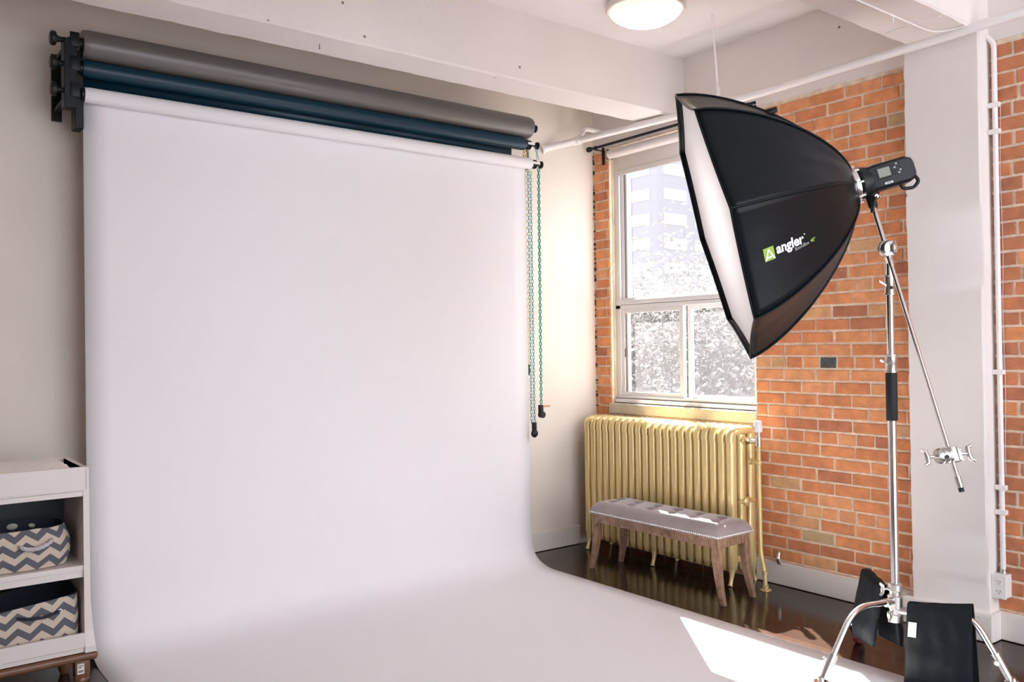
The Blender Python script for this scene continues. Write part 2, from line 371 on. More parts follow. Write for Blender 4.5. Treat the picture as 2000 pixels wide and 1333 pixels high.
CH = .0725
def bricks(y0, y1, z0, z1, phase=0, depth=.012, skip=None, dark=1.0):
    """courses of brick filling a rectangle of the wall, every sixth course of headers"""
    bb = B(); lay = bb.bm.faces.layers.float.new('tint')
    def one(a, b_, z, hz, tint):
        if b_-a < .02: return
        rnd = lambda s: random.uniform(-s, s)
        dx = rnd(.0016); g = .0070; ch = .0030
        o = [(a+g+rnd(.0015), z-hz/2+g+rnd(.0013)), (b_-g+rnd(.0015), z-hz/2+g+rnd(.0013)), (b_-g+rnd(.0015), z+hz/2-g+rnd(.0013)), (a+g+rnd(.0015), z+hz/2-g+rnd(.0013))]
        cy, cz = sum(p[0] for p in o)/4, sum(p[1] for p in o)/4
        # each side cut in pieces so that arrises wander
        def ring(inset, x, jit):
            pts = []
            for k in range(4):
                p, q = o[k], o[(k+1) % 4]; m_ = 6 if k % 2 == 0 else 3
                for t_ in range(m_):
                    f_ = t_/m_; py, pz = p[0]+(q[0]-p[0])*f_, p[1]+(q[1]-p[1])*f_
                    py += (cy-py)/abs(cy-py)*inset if abs(cy-py) > inset else 0
                    pz += (cz-pz)/abs(cz-pz)*inset if abs(cz-pz) > inset else 0
                    pts.append((x, py+rnd(jit), pz+rnd(jit)))
            return pts
        back = [bb.bm.verts.new(p) for p in ring(0, XW+depth, .0009)]
        mid = [bb.bm.verts.new((XW+dx+.003, v.co.y, v.co.z)) for v in back]
        fr = [bb.bm.verts.new(p) for p in ring(ch, XW+dx, .0006)]
        fs = [bb.bm.faces.new(fr)]
        for A, C in ((back, mid), (mid, fr)):
            for k in range(len(A)): fs.append(bb.bm.faces.new((A[k], A[(k+1) % len(A)], C[(k+1) % len(A)], C[k])))
        for f in fs: f[lay] = tint
    k0 = int(math.floor((z0-1.34)/CH+.5)); k1 = int(math.floor((z1-1.34)/CH+.5))
    for k in range(k0, k1+1):
        z = 1.34+k*CH; zt, zb_ = min(z+CH/2, z1), max(z-CH/2, z0)
        if zt-zb_ < .02: continue
        zz, hz = (zt+zb_)/2, zt-zb_
        if k % 6 == 0: st, off = .1103, 3.048
        else: st, off = .2165, (3.06 if k % 2 else 2.955)
        off += random.uniform(-.012, .012)
        i = math.floor((y0-off)/st)
        a = off+i*st
        while a < y1:
            b_ = a+st; A, C = max(a, y0), min(b_, y1)
            if C-A < .035 and C-A > 0 and b_ < y1: pass
            t_ = random.random()**1.0
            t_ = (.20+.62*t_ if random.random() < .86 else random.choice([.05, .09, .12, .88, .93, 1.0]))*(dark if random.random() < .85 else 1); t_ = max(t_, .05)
            if k == 0 and A < 2.77 < C: t_ = 0.0
            jt = random.uniform(-.004, .004) if a > y0 else 0
            one(A+jt, C, zz, hz, t_)
            a = b_
    return bb
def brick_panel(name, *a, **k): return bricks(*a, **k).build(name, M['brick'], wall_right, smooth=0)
brick_panel('brickwork', 2.245, WY0+.002, 0.0, ZB+.004, depth=.09)
brick_panel('brickwork', 4.538, 4.71, 0.0, ZB+.004, depth=.09)
brick_panel('brickwork', WY0, WY1, 0.0, .955)
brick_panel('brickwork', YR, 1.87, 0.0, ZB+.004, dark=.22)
# jamb linings behind the brick arrises, and the yellowed putty line round the frame
bb = B(); bb.box((4.44, 4.535, .98), (4.462, 4.56, ZB)); bb.box((4.463, 4.515, 1.02), (4.478, 4.542, ZB)); bb.box((4.44, 3.25, 1.02), (4.478, 3.272, ZB))
bb.build('window_putty', M['yellowwood'], wall_right, smooth=0)
# cracked gap between brick and the back wall
bb = B()
for k in range(60):
    z = random.uniform(1.0, 2.88); bb.box((XW-.003, YW-.008-random.uniform(0, .006), z), (XW+.012, YW+.004, z+random.uniform(.005, .02)))
bb.build('cracks', M['darkcrack'], wall_right, smooth=0)

# baseboards (0.137 high, 20 mm thick, with a small top bead)
def baseboard(name, segs):
    bb = B()
    for a, b_ in segs:
        bb.box((a[0], a[1], .004), (b_[0], b_[1], .129), .002, 1)
        bb.box((a[0]+.004*(a[0] > 0), a[1], .129), (b_[0], b_[1], .137), .002, 1)
    return struct(bb.build(name, M['base'], smooth=0))
baseboard('baseboard_back', [((XL, 4.685), (4.215, 4.705))])
baseboard('baseboard_right', [((4.388, 2.27), (4.41, 3.27)), ((4.288, 1.85), (4.31, 2.285)), ((4.31, 1.848), (4.41, 1.868)), ((4.388, YR), (4.41, 1.848)), ((4.31, 2.25), (4.40, 2.285))])
baseboard('baseboard_left', [((XL, YR), (XL+.02, 4.685))])

# ------------------------------------------------------------------ window
win = struct(empty('window_1', (4.48, 3.9, 1.04)))
def bar(bb, y0, y1, z0, z1, x0, x1, bev=.002): bb.box((x0, y0, z0), (x1, y1, z1), bev, 1)
bb = B()
bar(bb, 4.488, 4.54, 1.04, 2.9, 4.462, 4.55); bar(bb, WY0, WY0+.045, 1.04, 2.9, 4.462, 4.55)
bar(bb, WY0, WY1, 2.85, 2.9, 4.462, 4.55); bar(bb, WY0, WY1, 1.04, 1.066, 4.44, 4.55)
bar(bb, WY0, WY1, 1.725, 1.752, 4.462, 4.55); bar(bb, WY0, WY1, 1.756, 1.788, 4.455, 4.55)
bar(bb, WY0, WY1, 1.070, 1.088, 4.452, 4.55)
bb.build('window_frame', M['winframe'], win, smooth=0)
bb = B()      # upper light
bar(bb, 4.456, 4.487, 1.79, 2.85, 4.478, 4.54); bar(bb, 4.428, 4.450, 1.79, 2.85, 4.484, 4.53)
bar(bb, WY0+.045, 4.45, 1.789, 1.803, 4.470, 4.54); bar(bb, WY0+.045, WY0+.075, 1.79, 2.85, 4.478, 4.54)
bb.build('upper_sash', M['winframe'], win, smooth=0)
bb = B()
bar(bb, 4.450, 4.456, 1.80, 2.85, 4.482, 4.55); bar(bb, 4.440, 4.443, 1.80, 2.85, 4.482, 4.485)
bar(bb, 4.487, 4.490, 1.79, 2.85, 4.476, 4.55)
bar(bb, WY0, WY1, 1.752, 1.756, 4.462, 4.55); bar(bb, WY0, WY1, 1.066, 1.070, 4.445, 4.55)
bb.build('weatherstrip', M['wintrim'], win, smooth=0)
bb = B()      # left sliding sash
bar(bb, 4.455, 4.487, 1.09, 1.724, 4.468, 4.50); bar(bb, 3.895, 3.93, 1.09, 1.724, 4.468, 4.50)
bar(bb, 3.93, 4.455, 1.692, 1.724, 4.468, 4.50); bar(bb, 3.93, 4.455, 1.09, 1.118, 4.468, 4.50); bar(bb, 4.425, 4.442, 1.118, 1.692, 4.475, 4.50)
s1 = bb.build('sliding_sash', M['winframe'], win, smooth=0)
B().box((4.480, 4.438, 1.37), (4.465, 4.450, 1.43), .003).build('latch', M['wintrim'], s1, smooth=0)
bb = B()
bar(bb, 4.443, 4.455, 1.118, 1.692, 4.484, 4.50)
bb.build('sash_seal', M['wintrim'], s1, smooth=0)
bb = B()      # right sash in the outer track
bar(bb, 3.855, 3.888, 1.09, 1.724, 4.505, 4.535); bar(bb, WY0+.045, WY0+.06, 1.09, 1.724, 4.505, 4.535)
bar(bb, WY0+.05, 3.86, 1.700, 1.724, 4.505, 4.535); bar(bb, WY0+.05, 3.86, 1.09, 1.112, 4.505, 4.535)
s2 = bb.build('fixed_sash', M['winframe'], win, smooth=0)
bb = B(); bar(bb, 3.888, 3.893, 1.09, 1.724, 4.503, 4.535); bb.build('sash_seal', M['wintrim'], s2, smooth=0)
B().box((4.510, WY0+.05, 1.79), (4.514, 4.44, 2.86)).build('glass_pane', M['glass'], win, smooth=0)
B().box((4.486, 3.92, 1.11), (4.490, 4.43, 1.70)).build('glass_pane', M['glass'], win, smooth=0)
B().box((4.518, WY0+.05, 1.10), (4.522, 3.87, 1.71)).build('glass_pane', M['glass'], win, smooth=0)
bb = B(); bb.box((4.402, WY0-.004, .958), (4.56, WY1+.018, 1.032), .004, 1)
bb.build('window_sill', M['sill'], win, smooth=0)

# a second window of the same wall, behind the photographer
win2 = None

# roller blind
bl = empty('roller_blind', (4.405, 3.9, 2.70), 'white roller blind pulled a little way down over the top of the tall window', 'blind')
B().cyl((4.398, 4.512, 2.862), (4.398, 3.285, 2.862), .033, n=28).build('roller', M['shade'], bl)
def yline(y): return 4.417
bb = B(); rows = []
for y in (4.468, 3.31): rows.append([(4.398+.034*math.cos(R(90-t_)), y, 2.862+.034*math.sin(R(90-t_))) for t_ in range(0, 91, 10)]+[(4.432, y, z) for z in (2.82, 2.76, 2.735)])
bb.grid(rows); o = bb.build('blind_cloth', M['shade'], bl)
sd = o.modifiers.new('thick', 'SOLIDIFY'); sd.thickness = .0015
B().box((4.427, 3.31, 2.700), (4.437, 4.468, 2.737), .004).build('hem_bar', M['shade'], bl)
B().box((4.375, 4.513, 2.83), (4.43, 4.517, 2.90), .001).build('end_bracket', M['blackmetal'], bl)

# curtain rod on black brackets
rd = empty('curtain_rod', (4.33, 3.9, 2.9), 'thin black curtain rod mounted above the white roller blind', 'curtain rod')
B().cyl((4.33, 4.640, 2.918), (4.33, 3.18, 2.920), .0095, n=14).build('rod', M['blackmetal'], rd)
B().lathe((4.33, 4.640, 2.918), (0, 1, 0), [(-.006, .009), (0, .017), (.012, .020), (.03, .020), (.038, .012), (.04, 0)], 16).build('end_cap', M['blackmetal'], rd)
for yy in (4.590, 3.24):
    bb = B(); bb.box((4.402, yy-.012, 2.80), (4.409, yy+.012, 2.93), .002); bb.box((4.32, yy-.008, 2.900), (4.405, yy+.008, 2.908), .002); bb.cyl((4.33, yy-.01, 2.918), (4.33, yy+.01, 2.918), .014, n=14)
    bb.build('bracket', M['blackmetal'], rd)

# ------------------------------------------------------------------ backdrop paper and rollers
PX0, PX1, PYB = .867, 3.585, 4.489
ROLLY = 4.452
def knob(bb, x, y, z, sgn):
    bb.lathe((x, y, z), (sgn, 0, 0), [(0, .010), (.035, .010), (.04, .016), (.072, .013), (.074, .024), (.080, .030), (.092, .030), (.100, .022), (.102, 0)], 18)
# white seamless: hanging, curving and running out over the floor
bb = B(); prof = [(4.452+.0375*math.cos(R(a)), 2.687+.0375*math.sin(R(a))) for a in (60, 40, 20, 0)]
prof += [(PYB, z) for z in (2.5, 2.2, 1.9, 1.6, 1.3, 1.0, .8, .6, .5, .42)]
prof += [tuple(v) for v in [(p.x, p.y) for p in bez((4.489, .42, 0), (4.489, .10, 0), (4.437, .066, 0), 6)][1:]]
prof += [(p.x, p.y) for p in bez((4.437, .066, 0), (4.375, .009, 0), (4.25, .0025, 0), 8)][1:]
prof += [(y, .0025) for y in (4.0, 3.7, 3.4, 3.1, 2.8, 2.5, 2.2, 1.9, 1.6, 1.3)]
nx = 24; rows = []
for y, z in prof:
    fl = z < .01
    rows.append([(PX0+(PX1-PX0)*i/nx, y + (0 if (fl or z > 2.6) else .002*noise.noise(Vector((i*.21, z*1.3, 0)))), z + (.0015*abs(noise.noise(Vector((i*.7, y*3, 0)))) if fl else 0)) for i in range(nx+1)])
bb.grid(rows); SWEEP = bb

def roll(name, label, x0, x1, z, rad, mt, tail=None, dents=False):
    e = empty(name, ((x0+x1)/2, ROLLY, z), label, 'paper roll')
    bb = B(); n = 120; rows = []
    for i in range(n+1):
        x = x0+(x1-x0)*i/n; row = []
        for k in range(32):
            a = k*2*math.pi/32; r_ = rad
            if dents: r_ *= 1+.006*noise.noise(Vector((x*6, math.cos(a)*2, math.sin(a)*2)))
            if i in (0, n): r_ *= .93
            row.append((x, ROLLY+r_*math.cos(a), z+r_*math.sin(a)))
        rows.append(row)
    vv = bb.grid(rows, True); bb.bm.faces.new(vv[0]); bb.bm.faces.new(vv[-1])
    bb.build('rolled_paper', mt, e, smooth=50)
    if tail:
        bb = B(); xs0, xs1, zb, yo = tail
        rows = [[(x, ROLLY+rad*math.cos(R(a)), z+rad*math.sin(R(a))) for x in (xs0, xs1)] for a in (70, 35, 0)]+[[(x, ROLLY+rad, zz) for x in (xs0, xs1)] for zz in (z-.04, zb)]
        bb.grid(rows); o = bb.build('loose_end', mt, e, smooth=60); sd = o.modifiers.new('thick', 'SOLIDIFY'); sd.thickness = .0015
    for x, s in ((x0, -1), (x1, 1)):
        bb = B(); bb.cyl((x-s*.03, ROLLY, z), (x+s*.012, ROLLY, z), min(.03, rad*.75), n=20); bb.build('roll_core', M['blackplastic'], e)
    return e
def rows_knob(e, x, z, s, rad):
    bb = B(); knob(bb, x, ROLLY, z, s); bb.build('expander_knob', M['blackplastic'], e)
rg = roll('paper_roll', 'thick grey paper roll, uppermost on the wall brackets', .857, 3.590, 2.926, .071, M['greypaper'], None, True)
rb = roll('paper_roll', 'deep blue paper roll mounted between the grey roll and the white one', .857, 3.545, 2.812, .042, M['bluepaper'], (.862, 3.47, 2.735, 0))
rw = roll('paper_backdrop', 'wide white seamless paper backdrop hanging from its roll and sweeping over the floor', .865, 3.598, 2.687, .0375, M['paper'])
rw['category'] = 'backdrop'
paper = SWEEP.build('paper_sheet', M['paper'], rw, smooth=60); sd = paper.modifiers.new('thick', 'SOLIDIFY'); sd.thickness = .0012; sd.offset = 0
for e, z in ((rg, 2.925), (rb, 2.812), (rw, 2.687)):
    bb = B(); bb.lathe((.815, ROLLY-.02, z), (-1, 0, 0), [(0, .012), (.04, .013), (.055, .012), (.07, .018), (.072, .030), (.078, .034), (.090, .034), (.097, .026), (.098, 0)], 20)
    bb.build('expander_knob', M['blackplastic'], e)
    xr = {2.925: 3.612, 2.812: 3.628, 2.687: 3.658}[z]
    bb = B(); bb.lathe((xr, ROLLY-.01, z), (1, 0, 0), [(-.06, .010), (0, .011), (.012, .013), (.016, .024), (.026, .026), (.034, .016), (.035, 0)], 18)
    bb.build('expander_knob', M['blackplastic'], e)
# wall bracket at the left end
wb = empty('wall_bracket', (.80, 4.6, 2.6), 'black triple roller bracket fixed to the wall at the left of the rolls', 'bracket')
bb = B(); bb.box((.772, 4.40, 2.605), (.826, 4.48, 2.93), .003); bb.box((.775, 4.47, 2.64), (.797, 4.70, 2.66)); bb.box((.775, 4.47, 2.88), (.797, 4.70, 2.90)); bb.box((.765, 4.685, 2.60), (.81, 4.705, 2.93), .002)
bb.build('bracket_plate', M['blackmetal'], wb, smooth=0)
for z in (2.925, 2.812, 2.687):
    bb = B(); bb.box((.797, 4.41, z-.03), (.835, 4.475, z-.014), .002); bb.box((.797, 4.395, z-.03), (.838, 4.405, z+.036), .002); bb.cyl((.80, 4.47, z+.025), (.845, 4.47, z+.02), .008, n=10)
    bb.build('hook', M['blackmetal'], wb, smooth=30)
B().box((.826, 4.46, 2.525), (.865, 4.55, 2.90), .004).build('side_plate', M['blackmetal'], wb, smooth=0)
wb2 = empty('wall_bracket', (3.66, 4.6, 2.6), 'small roller bracket carrying the chain wheels at the right of the rolls', 'bracket')
bb = B(); bb.box((3.606, 4.49, 2.655), (3.616, 4.705, 2.675)); bb.box((3.606, 4.49, 2.88), (3.616, 4.705, 2.90)); bb.box((3.606, 4.478, 2.655), (3.616, 4.498, 2.90))
bb.build('bracket_plate', M['whiteplastic'], wb2, smooth=0)
for x, z in ((3.580, 2.812), (3.625, 2.687)):
    bb = B(); bb.lathe((x, ROLLY, z), (1, 0, 0), [(-.018, .020), (-.014, .030), (-.006, .030), (-.004, .018), (.004, .018), (.006, .030), (.014, .030), (.018, .020)], 20)
    w = bb.build('chain_wheel', M['blackplastic'], wb2)
    bb = B(); bb.box((x-.026, ROLLY-.036, z-.005), (x+.030, ROLLY-.031, z+.011), .001); bb.build('wheel_strap', M['whiteplastic'], w, smooth=0)

def chain(name, label, mt, strands, extra=None, grp=None):
    """strands: list of (top, bottom) points; open plastic links"""
    top = strands[0][0]; e = empty(name, top, label, 'chain')
    for a, b_ in strands:
        bb = B()
        a, b_ = Vector(a), Vector(b_); d = b_-a; ln = d.length; n = int(ln/.0215); d.normalize()
        for k in range(n):
            c = a+d*(ln*(k+.5)/n); w = Vector((.72, -.69, 0)) if k % 2 == 0 else Vector((.45, .89, 0)); w = (w-d*w.dot(d)).normalized()
            hl, hw = .0138, .0072
            pts = [c+d*hl*math.sin(t_)+w*hw*math.cos(t_) for t_ in [j*2*math.pi/10 for j in range(10)]]
            bb.tube(pts, .0021, n=5, closed=True)
        bb.build('chain_strand', mt, e, smooth=60)
    return e
cy = chain('bead_chain', 'yellow plastic pull chain hanging close to the edge of the white backdrop', M['yellowchain'],
    [((3.590, 4.478, 2.87), (3.5885, 4.50, 2.66)), ((3.583, 4.50, 2.86), (3.582, 4.505, 2.66)), ((3.5885, 4.50, 2.66), (3.592, 4.50, 1.33)), ((3.582, 4.505, 2.66), (3.586, 4.503, 1.33))])
B().box((3.574, 4.49, 1.262), (3.604, 4.515, 1.335), .005).build('chain_weight', M['blackplastic'], cy, smooth=30)
ct = chain('bead_chain', 'teal plastic pull chain with a round black weight, reaching lowest', M['tealchain'],
    [((3.606, 4.488, 2.79), (3.604, 4.486, 2.66)), ((3.604, 4.486, 2.66), (3.592+.012, 4.485, .94)), ((3.640, 4.440, 2.795), (3.655, 4.44, 2.72)), ((3.625, 4.485, 2.64), (3.630, 4.485, .94))])
bb = B(); bb.sphere((3.617, 4.47, .870), .028, (1, .6, 1)); bb.box((3.604, 4.462, .888), (3.632, 4.485, .945), .004); bb.build('chain_weight', M['blackplastic'], ct)
cg = chain('bead_chain', 'green plastic pull chain in two close strands, hanging farthest out from the backdrop', M['greenchain'],
    [((3.648, 4.43, 2.66), (3.652, 4.44, 1.05)), ((3.662, 4.44, 2.66), (3.664, 4.45, 1.05))])
bb = B(); bb.box((3.640, 4.43, 1.005), (3.668, 4.46, 1.062), .006); bb.cyl((3.662, 4.43, .995), (3.662, 4.46, .995), .022, n=18); w = bb.build('chain_weight', M['blackplastic'], cg)
B().cyl((3.665, 4.44, 1.052), (3.712, 4.42, 1.052), .006, n=10).build('pull_pin', M['copper'], w)

# ------------------------------------------------------------------ radiator
rad = empty('radiator', (4.26, 3.9, 0), 'cream-gold cast iron column radiator standing under the window', 'radiator')
def column_section(y):
    bb = B(); w = .0285
    for x in (4.172, 4.262, 4.352):        # three tall columns of oval plan
        rows = []
        for z, k in [(.080, .35), (.086, .62), (.10, .85), (.13, 1), (.86, 1), (.905, .98)]:
            rows.append([(x+.034*k*math.cos(a), y+w*k*math.sin(a), z) for a in [j*2*math.pi/16 for j in range(16)]])
        vv = bb.grid(rows, True); bb.bm.faces.new(vv[0]); bb.bm.faces.new(vv[-1])
    # rounded cap that joins them
    pts = [(4.160, y, .86), (4.162, y, .895), (4.172, y, .917), (4.195, y, .926), (4.262, y, .929), (4.33, y, .926), (4.352, y, .917), (4.362, y, .895), (4.364, y, .86)]
    bb.tube(pts, [.0255, .0275, .0285, .0285, .0285, .0285, .0285, .0275, .0255], n=14)
    bb.tube([(4.165, y, .155), (4.262, y, .145), (4.36, y, .155)], .020, n=10)
    return bb
NS = 21; Y0, Y1 = 4.535, 3.275
sec0 = None
for k in range(NS):
    y = Y0+(Y1-Y0)*k/(NS-1)
    if sec0 is None: sec0 = column_section(y).build('column_section', M['gold'], rad, smooth=50)
    else:
        c = sec0.copy(); COL.objects.link(c); c.parent = rad; c.location = sec0.location+Vector((0, y-Y0, 0))
for z in (.15, .87): B().cyl((4.262, Y0+.03, z), (4.262, Y1-.03, z), .026).build('manifold', M['gold'], rad)
for y in (Y0, 3.905, Y1):
    for x, s in ((4.165, -1), (4.36, 1)):
        bb = B(); bb.tube([(x, y, .16), (x, y, .10), (x+s*.006, y, .05), (x+s*.018, y, .012), (x+s*.022, y, .001)], [.026, .022, .013, .012, .017], n=12)
        bb.build('foot', M['gold'], rad, smooth=60)
bb = B()   # end plug, bleed valve and the cross brace
bb.cyl((4.352, Y1-.03, .50), (4.20, Y1-.03, .50), .010, n=10); bb.lathe((4.27, Y1-.02, .50), (0, -1, 0), [(0, .03), (.02, .028), (.03, .014), (.032, 0)], 14)
bb.build('tie_rod', M['gold'], rad)
vt = empty('heating_pipe', (4.262, 3.128, 0), 'gold painted heating pipe with a white thermostatic head beside the radiator', 'pipe')
# riser with its kicked foot
bb = B(); bb.tube(rounded([(4.262, 3.145, .86), (4.262, 3.140, .20), (4.240, 3.098, .105), (4.235, 3.090, .004)], .05), .0135, n=16)
bb.build('riser', M['goldpipe'], vt, smooth=60)
bb = B(); bb.lathe((4.235, 3.090, .001), (0, 0, 1), [(0, .034), (.004, .033), (.008, .018), (.03, .018), (.031, .014)], 18)
bb.build('floor_flange', M['goldpipe'], vt)
for z in (.195, .10):
    bb = B(); c = (4.262, 3.140, z) if z > .15 else (4.238, 3.094, z); bb.cyl((c[0], c[1], z-.012), (c[0], c[1], z+.012), .0175, n=14); bb.build('pipe_fitting', M['goldpipe'], vt)
bb = B(); bb.lathe((4.262, 3.145, .84), (0, 0, 1), [(0, .016), (.0, .020), (.06, .020), (.065, .016), (.09, .016)], 6 if False else 16); bb.build('valve_body', M['chrome'], vt)
bb = B(); bb.lathe((4.262, 3.145, .925), (0, 0, 1), [(0, .018), (.004, .024), (.062, .022), (.068, .018), (.069, 0)], 20)
h = bb.build('thermostatic_head', M['whiteplastic'], vt)
bb = B()
for k in range(10):
    a = k*2*math.pi/10; bb.box((4.262+.0225*math.cos(a)-.002, 3.145+.0225*math.sin(a)-.002, .935), (4.262+.0225*math.cos(a)+.002, 3.145+.0225*math.sin(a)+.002, .965))
bb.build('grip_ribs', M['whiteplastic'], h, smooth=0)
bb = B(); bb.cyl((4.262, 3.245, .868), (4.262, 3.155, .868), .013); bb.lathe((4.262, 3.225, .868), (0, -1, 0), [(0, .022), (.022, .022), (.023, .017), (.03, .017)], 6); bb.build('union_nut', M['chrome'], vt)
bb = B(); bb.cyl((4.262, 3.18, .745), (4.262, 3.14, .745), .015); bb.lathe((4.262, 3.215, .745), (0, -1, 0), [(0, .012), (.004, .019), (.014, .019), (.018, .010), (.03, .010)], 14); bb.sphere((4.262, 3.142, .745), .019); bb.build('air_vent', M['goldpipe'], vt)

# ------------------------------------------------------------------ bench
bn = empty('bench', (3.95, 3.6, 0), 'small wooden bench with a tufted taupe velvet seat in front of the radiator', 'bench')
BX0, BX1, BY0, BY1 = 3.795, 4.085, 3.085, 4.10      # at the seat rail
def leg_b(x, y, sx, sy):
    """square leg, sabre-curved outwards at the foot"""
    bb = B(); rows = []
    for z, w, o in [(0, .027, .040), (.03, .028, .033), (.08, .032, .022), (.15, .036, .010), (.23, .041, .002), (.30, .044, 0), (.372, .045, 0)]:
        cx, cyy = x-sx*w/2, y+sy*o-sy*w/2
        rows.append([(cx-w/2, cyy-w/2, z), (cx+w/2, cyy-w/2, z), (cx+w/2, cyy+w/2, z), (cx-w/2, cyy+w/2, z)])
    vv = bb.grid(rows, True); bb.bm.faces.new(vv[0]); bb.bm.faces.new(vv[-1])
    return bb
for x, sx in ((BX0, -1), (BX1, 1)):
    for y, sy in ((BY0, -1), (BY1, 1)):
        leg_b(x, y, sx, sy*1.0).build('leg', M['benchwood'], bn, smooth=20)
bb = B(); bb.box((BX0+.006, BY0+.04, .308), (BX0+.028, BY1-.04, .372), .002); bb.build('rail', M['benchwood'], bn, smooth=0)
bb = B(); bb.box((BX1-.028, BY0+.04, .308), (BX1-.006, BY1-.04, .372), .002); bb.build('rail', M['benchwood'], bn, smooth=0)
for y0, y1 in ((BY0+.006, BY0+.028), (BY1-.028, BY1-.006)):
    B().box((BX0+.04, y0, .308), (BX1-.04, y1, .372), .002).build('rail', M['benchwood'], bn, smooth=0)
# cushion: domed pad with two rows of buttons
SX0, SX1, SY0, SY1 = BX0-.014, BX1+.014, BY0-.016, BY1+.016
btn = [(SX0+(SX1-SX0)*fx, SY0+(SY1-SY0)*fy) for fx in (.33, .67) for fy in (.09, .25, .41, .57, .73, .89)]
btn = [(x, y + (.04 if k >= 6 else 0)) for k, (x, y) in enumerate(btn)]
bb = B(); NXc, NYc = 34, 100; rows = []
for j in range(NYc+1):
    row = []
    for i in range(NXc+1):
        u, v = i/NXc, j/NYc
        x, y = SX0+(SX1-SX0)*u, SY0+(SY1-SY0)*v
        du = min(x-SX0, SX1-x); dv = min(y-SY0, SY1-y); d = min(du, dv)
        h_ = .060*(1-(1-min(1, du/.075))**2.4)**.5*(1-(1-min(1, dv/.075))**2.4)**.5
        for bx, by in btn:
            q = math.hypot(x-bx, y-by); h_ -= .026*math.exp(-(q/.024)**2)*(h_/.06)
            # folds between neighbouring buttons
        for bx, by in btn:
            for cx, cy_ in btn:
                if (bx, by) < (cx, cy_) and math.hypot(bx-cx, by-cy_) < .16:
                    ax, ay = cx-bx, cy_-by; l2 = ax*ax+ay*ay; t_ = ((x-bx)*ax+(y-by)*ay)/l2
                    if 0 <= t_ <= 1:
                        q = math.hypot(x-bx-ax*t_, y-by-ay*t_); h_ -= .010*math.exp(-(q/.013)**2)*(h_/.06)
        row.append((x, y, .372+.012+h_ + .0015*noise.noise(Vector((x*30, y*30, 0)))))
    rows.append(row)
vv = bb.grid(rows)
edge = [vv[0][i] for i in range(NXc+1)]+[vv[j][NXc] for j in range(1, NYc+1)]+[vv[NYc][i] for i in range(NXc-1, -1, -1)]+[vv[j][0] for j in range(NYc-1, 0, -1)]
low = [bb.bm.verts.new((v.co.x, v.co.y, .366)) for v in edge]
for k in range(len(edge)): bb.bm.faces.new((edge[k], edge[(k+1) % len(edge)], low[(k+1) % len(edge)], low[k]))
bb.bm.faces.new(low)
seat = bb.build('seat', M['velvet'], bn, smooth=60)
for bx, by in btn[:6]+btn[6:]:
    B().sphere((bx, by, .372+.012+.044), .007, (1, 1, .5), 10, 6).build('button', M['velvet'], seat)
bb = B(); st = .0155
def studline(p, q):
    p, q = Vector(p), Vector(q); n = int((q-p).length/st)
    for k in range(n+1): bb.sphere(p+(q-p)*k/n, .0050, (1, 1, 1), 8, 6)
zs = .376
studline((SX0, SY0+.004, zs), (SX0, SY1-.004, zs)); studline((SX0+.004, SY0, zs), (SX1-.004, SY0, zs)); studline((SX1, SY0+.004, zs), (SX1, SY1-.004, zs)); studline((SX0+.004, SY1, zs), (SX1-.004, SY1, zs))
tag(bb.build('nailhead_trim', M['stud'], bn), 'row of bright nailheads', kind='stuff')

# ------------------------------------------------------------------ sprinkler pipe, conduit, outlet, lamp
sp = empty('ceiling_pipe', (4.23, 3.5, 2.9), 'long white painted pipe running along the top of the brick wall', 'pipe')
P0 = at(1058, 293, 'y', 4.705); P1 = at(1128, 275, 'x', 4.16)
P2 = at(1320, 226.5, 'x', 4.235); P3 = at(1500, 177.5, 'x', 4.25); P4 = at(1750, 101, 'x', 4.25); P5 = at(2000, 23, 'x', 4.25)
P6 = P5+(P5-P4)*2
bb = B(); bb.tube([P0, P1, P2, P3, P4, P5, P6], .024, n=18); bb.build('main_pipe', M['pipe'], sp, smooth=60)
bb = B(); dd = (P2-P1).normalized(); bb.cyl(P1-dd*.035, P1+dd*.035, .031, n=18); bb.build('tee_fitting', M['pipe'], sp, smooth=60)
B().lathe(P0+(P1-P0).normalized()*.02, (P0-P1), [(0, .03), (.02, .032)], 18).build('wall_flange', M['pipe'], sp, smooth=60)
Q1 = at(1142, 251, 'x', 4.24); Q2 = at(1160, 255, 'x', 4.30); Q3 = Vector((4.41, Q2.y-.02, Q2.z-.015))
bb = B(); bb.tube(rounded([P1, Q1, Q2, Q3], .03, 5), .019, n=14); bb.build('branch_pipe', M['pipe'], sp, smooth=60)
hg = at(1391, 28, 'z', ZC); hb = at(1403, 186, 'x', 4.25)
bb = B(); bb.cyl(hg, hb, .006, n=8); bb.build('hanger_rod', M['pipe'], sp)
bb = B(); bb.cyl(hb+Vector((0, 0, -.03)), hb+Vector((0, 0, .05)), .014, n=12); bb.tube([hb+Vector((.034*math.cos(a), 0, -.045+.034*math.sin(a))) for a in [k*math.pi/6 for k in range(12)]], .005, n=6, closed=True); bb.build('hanger_clamp', M['pipe'], sp)

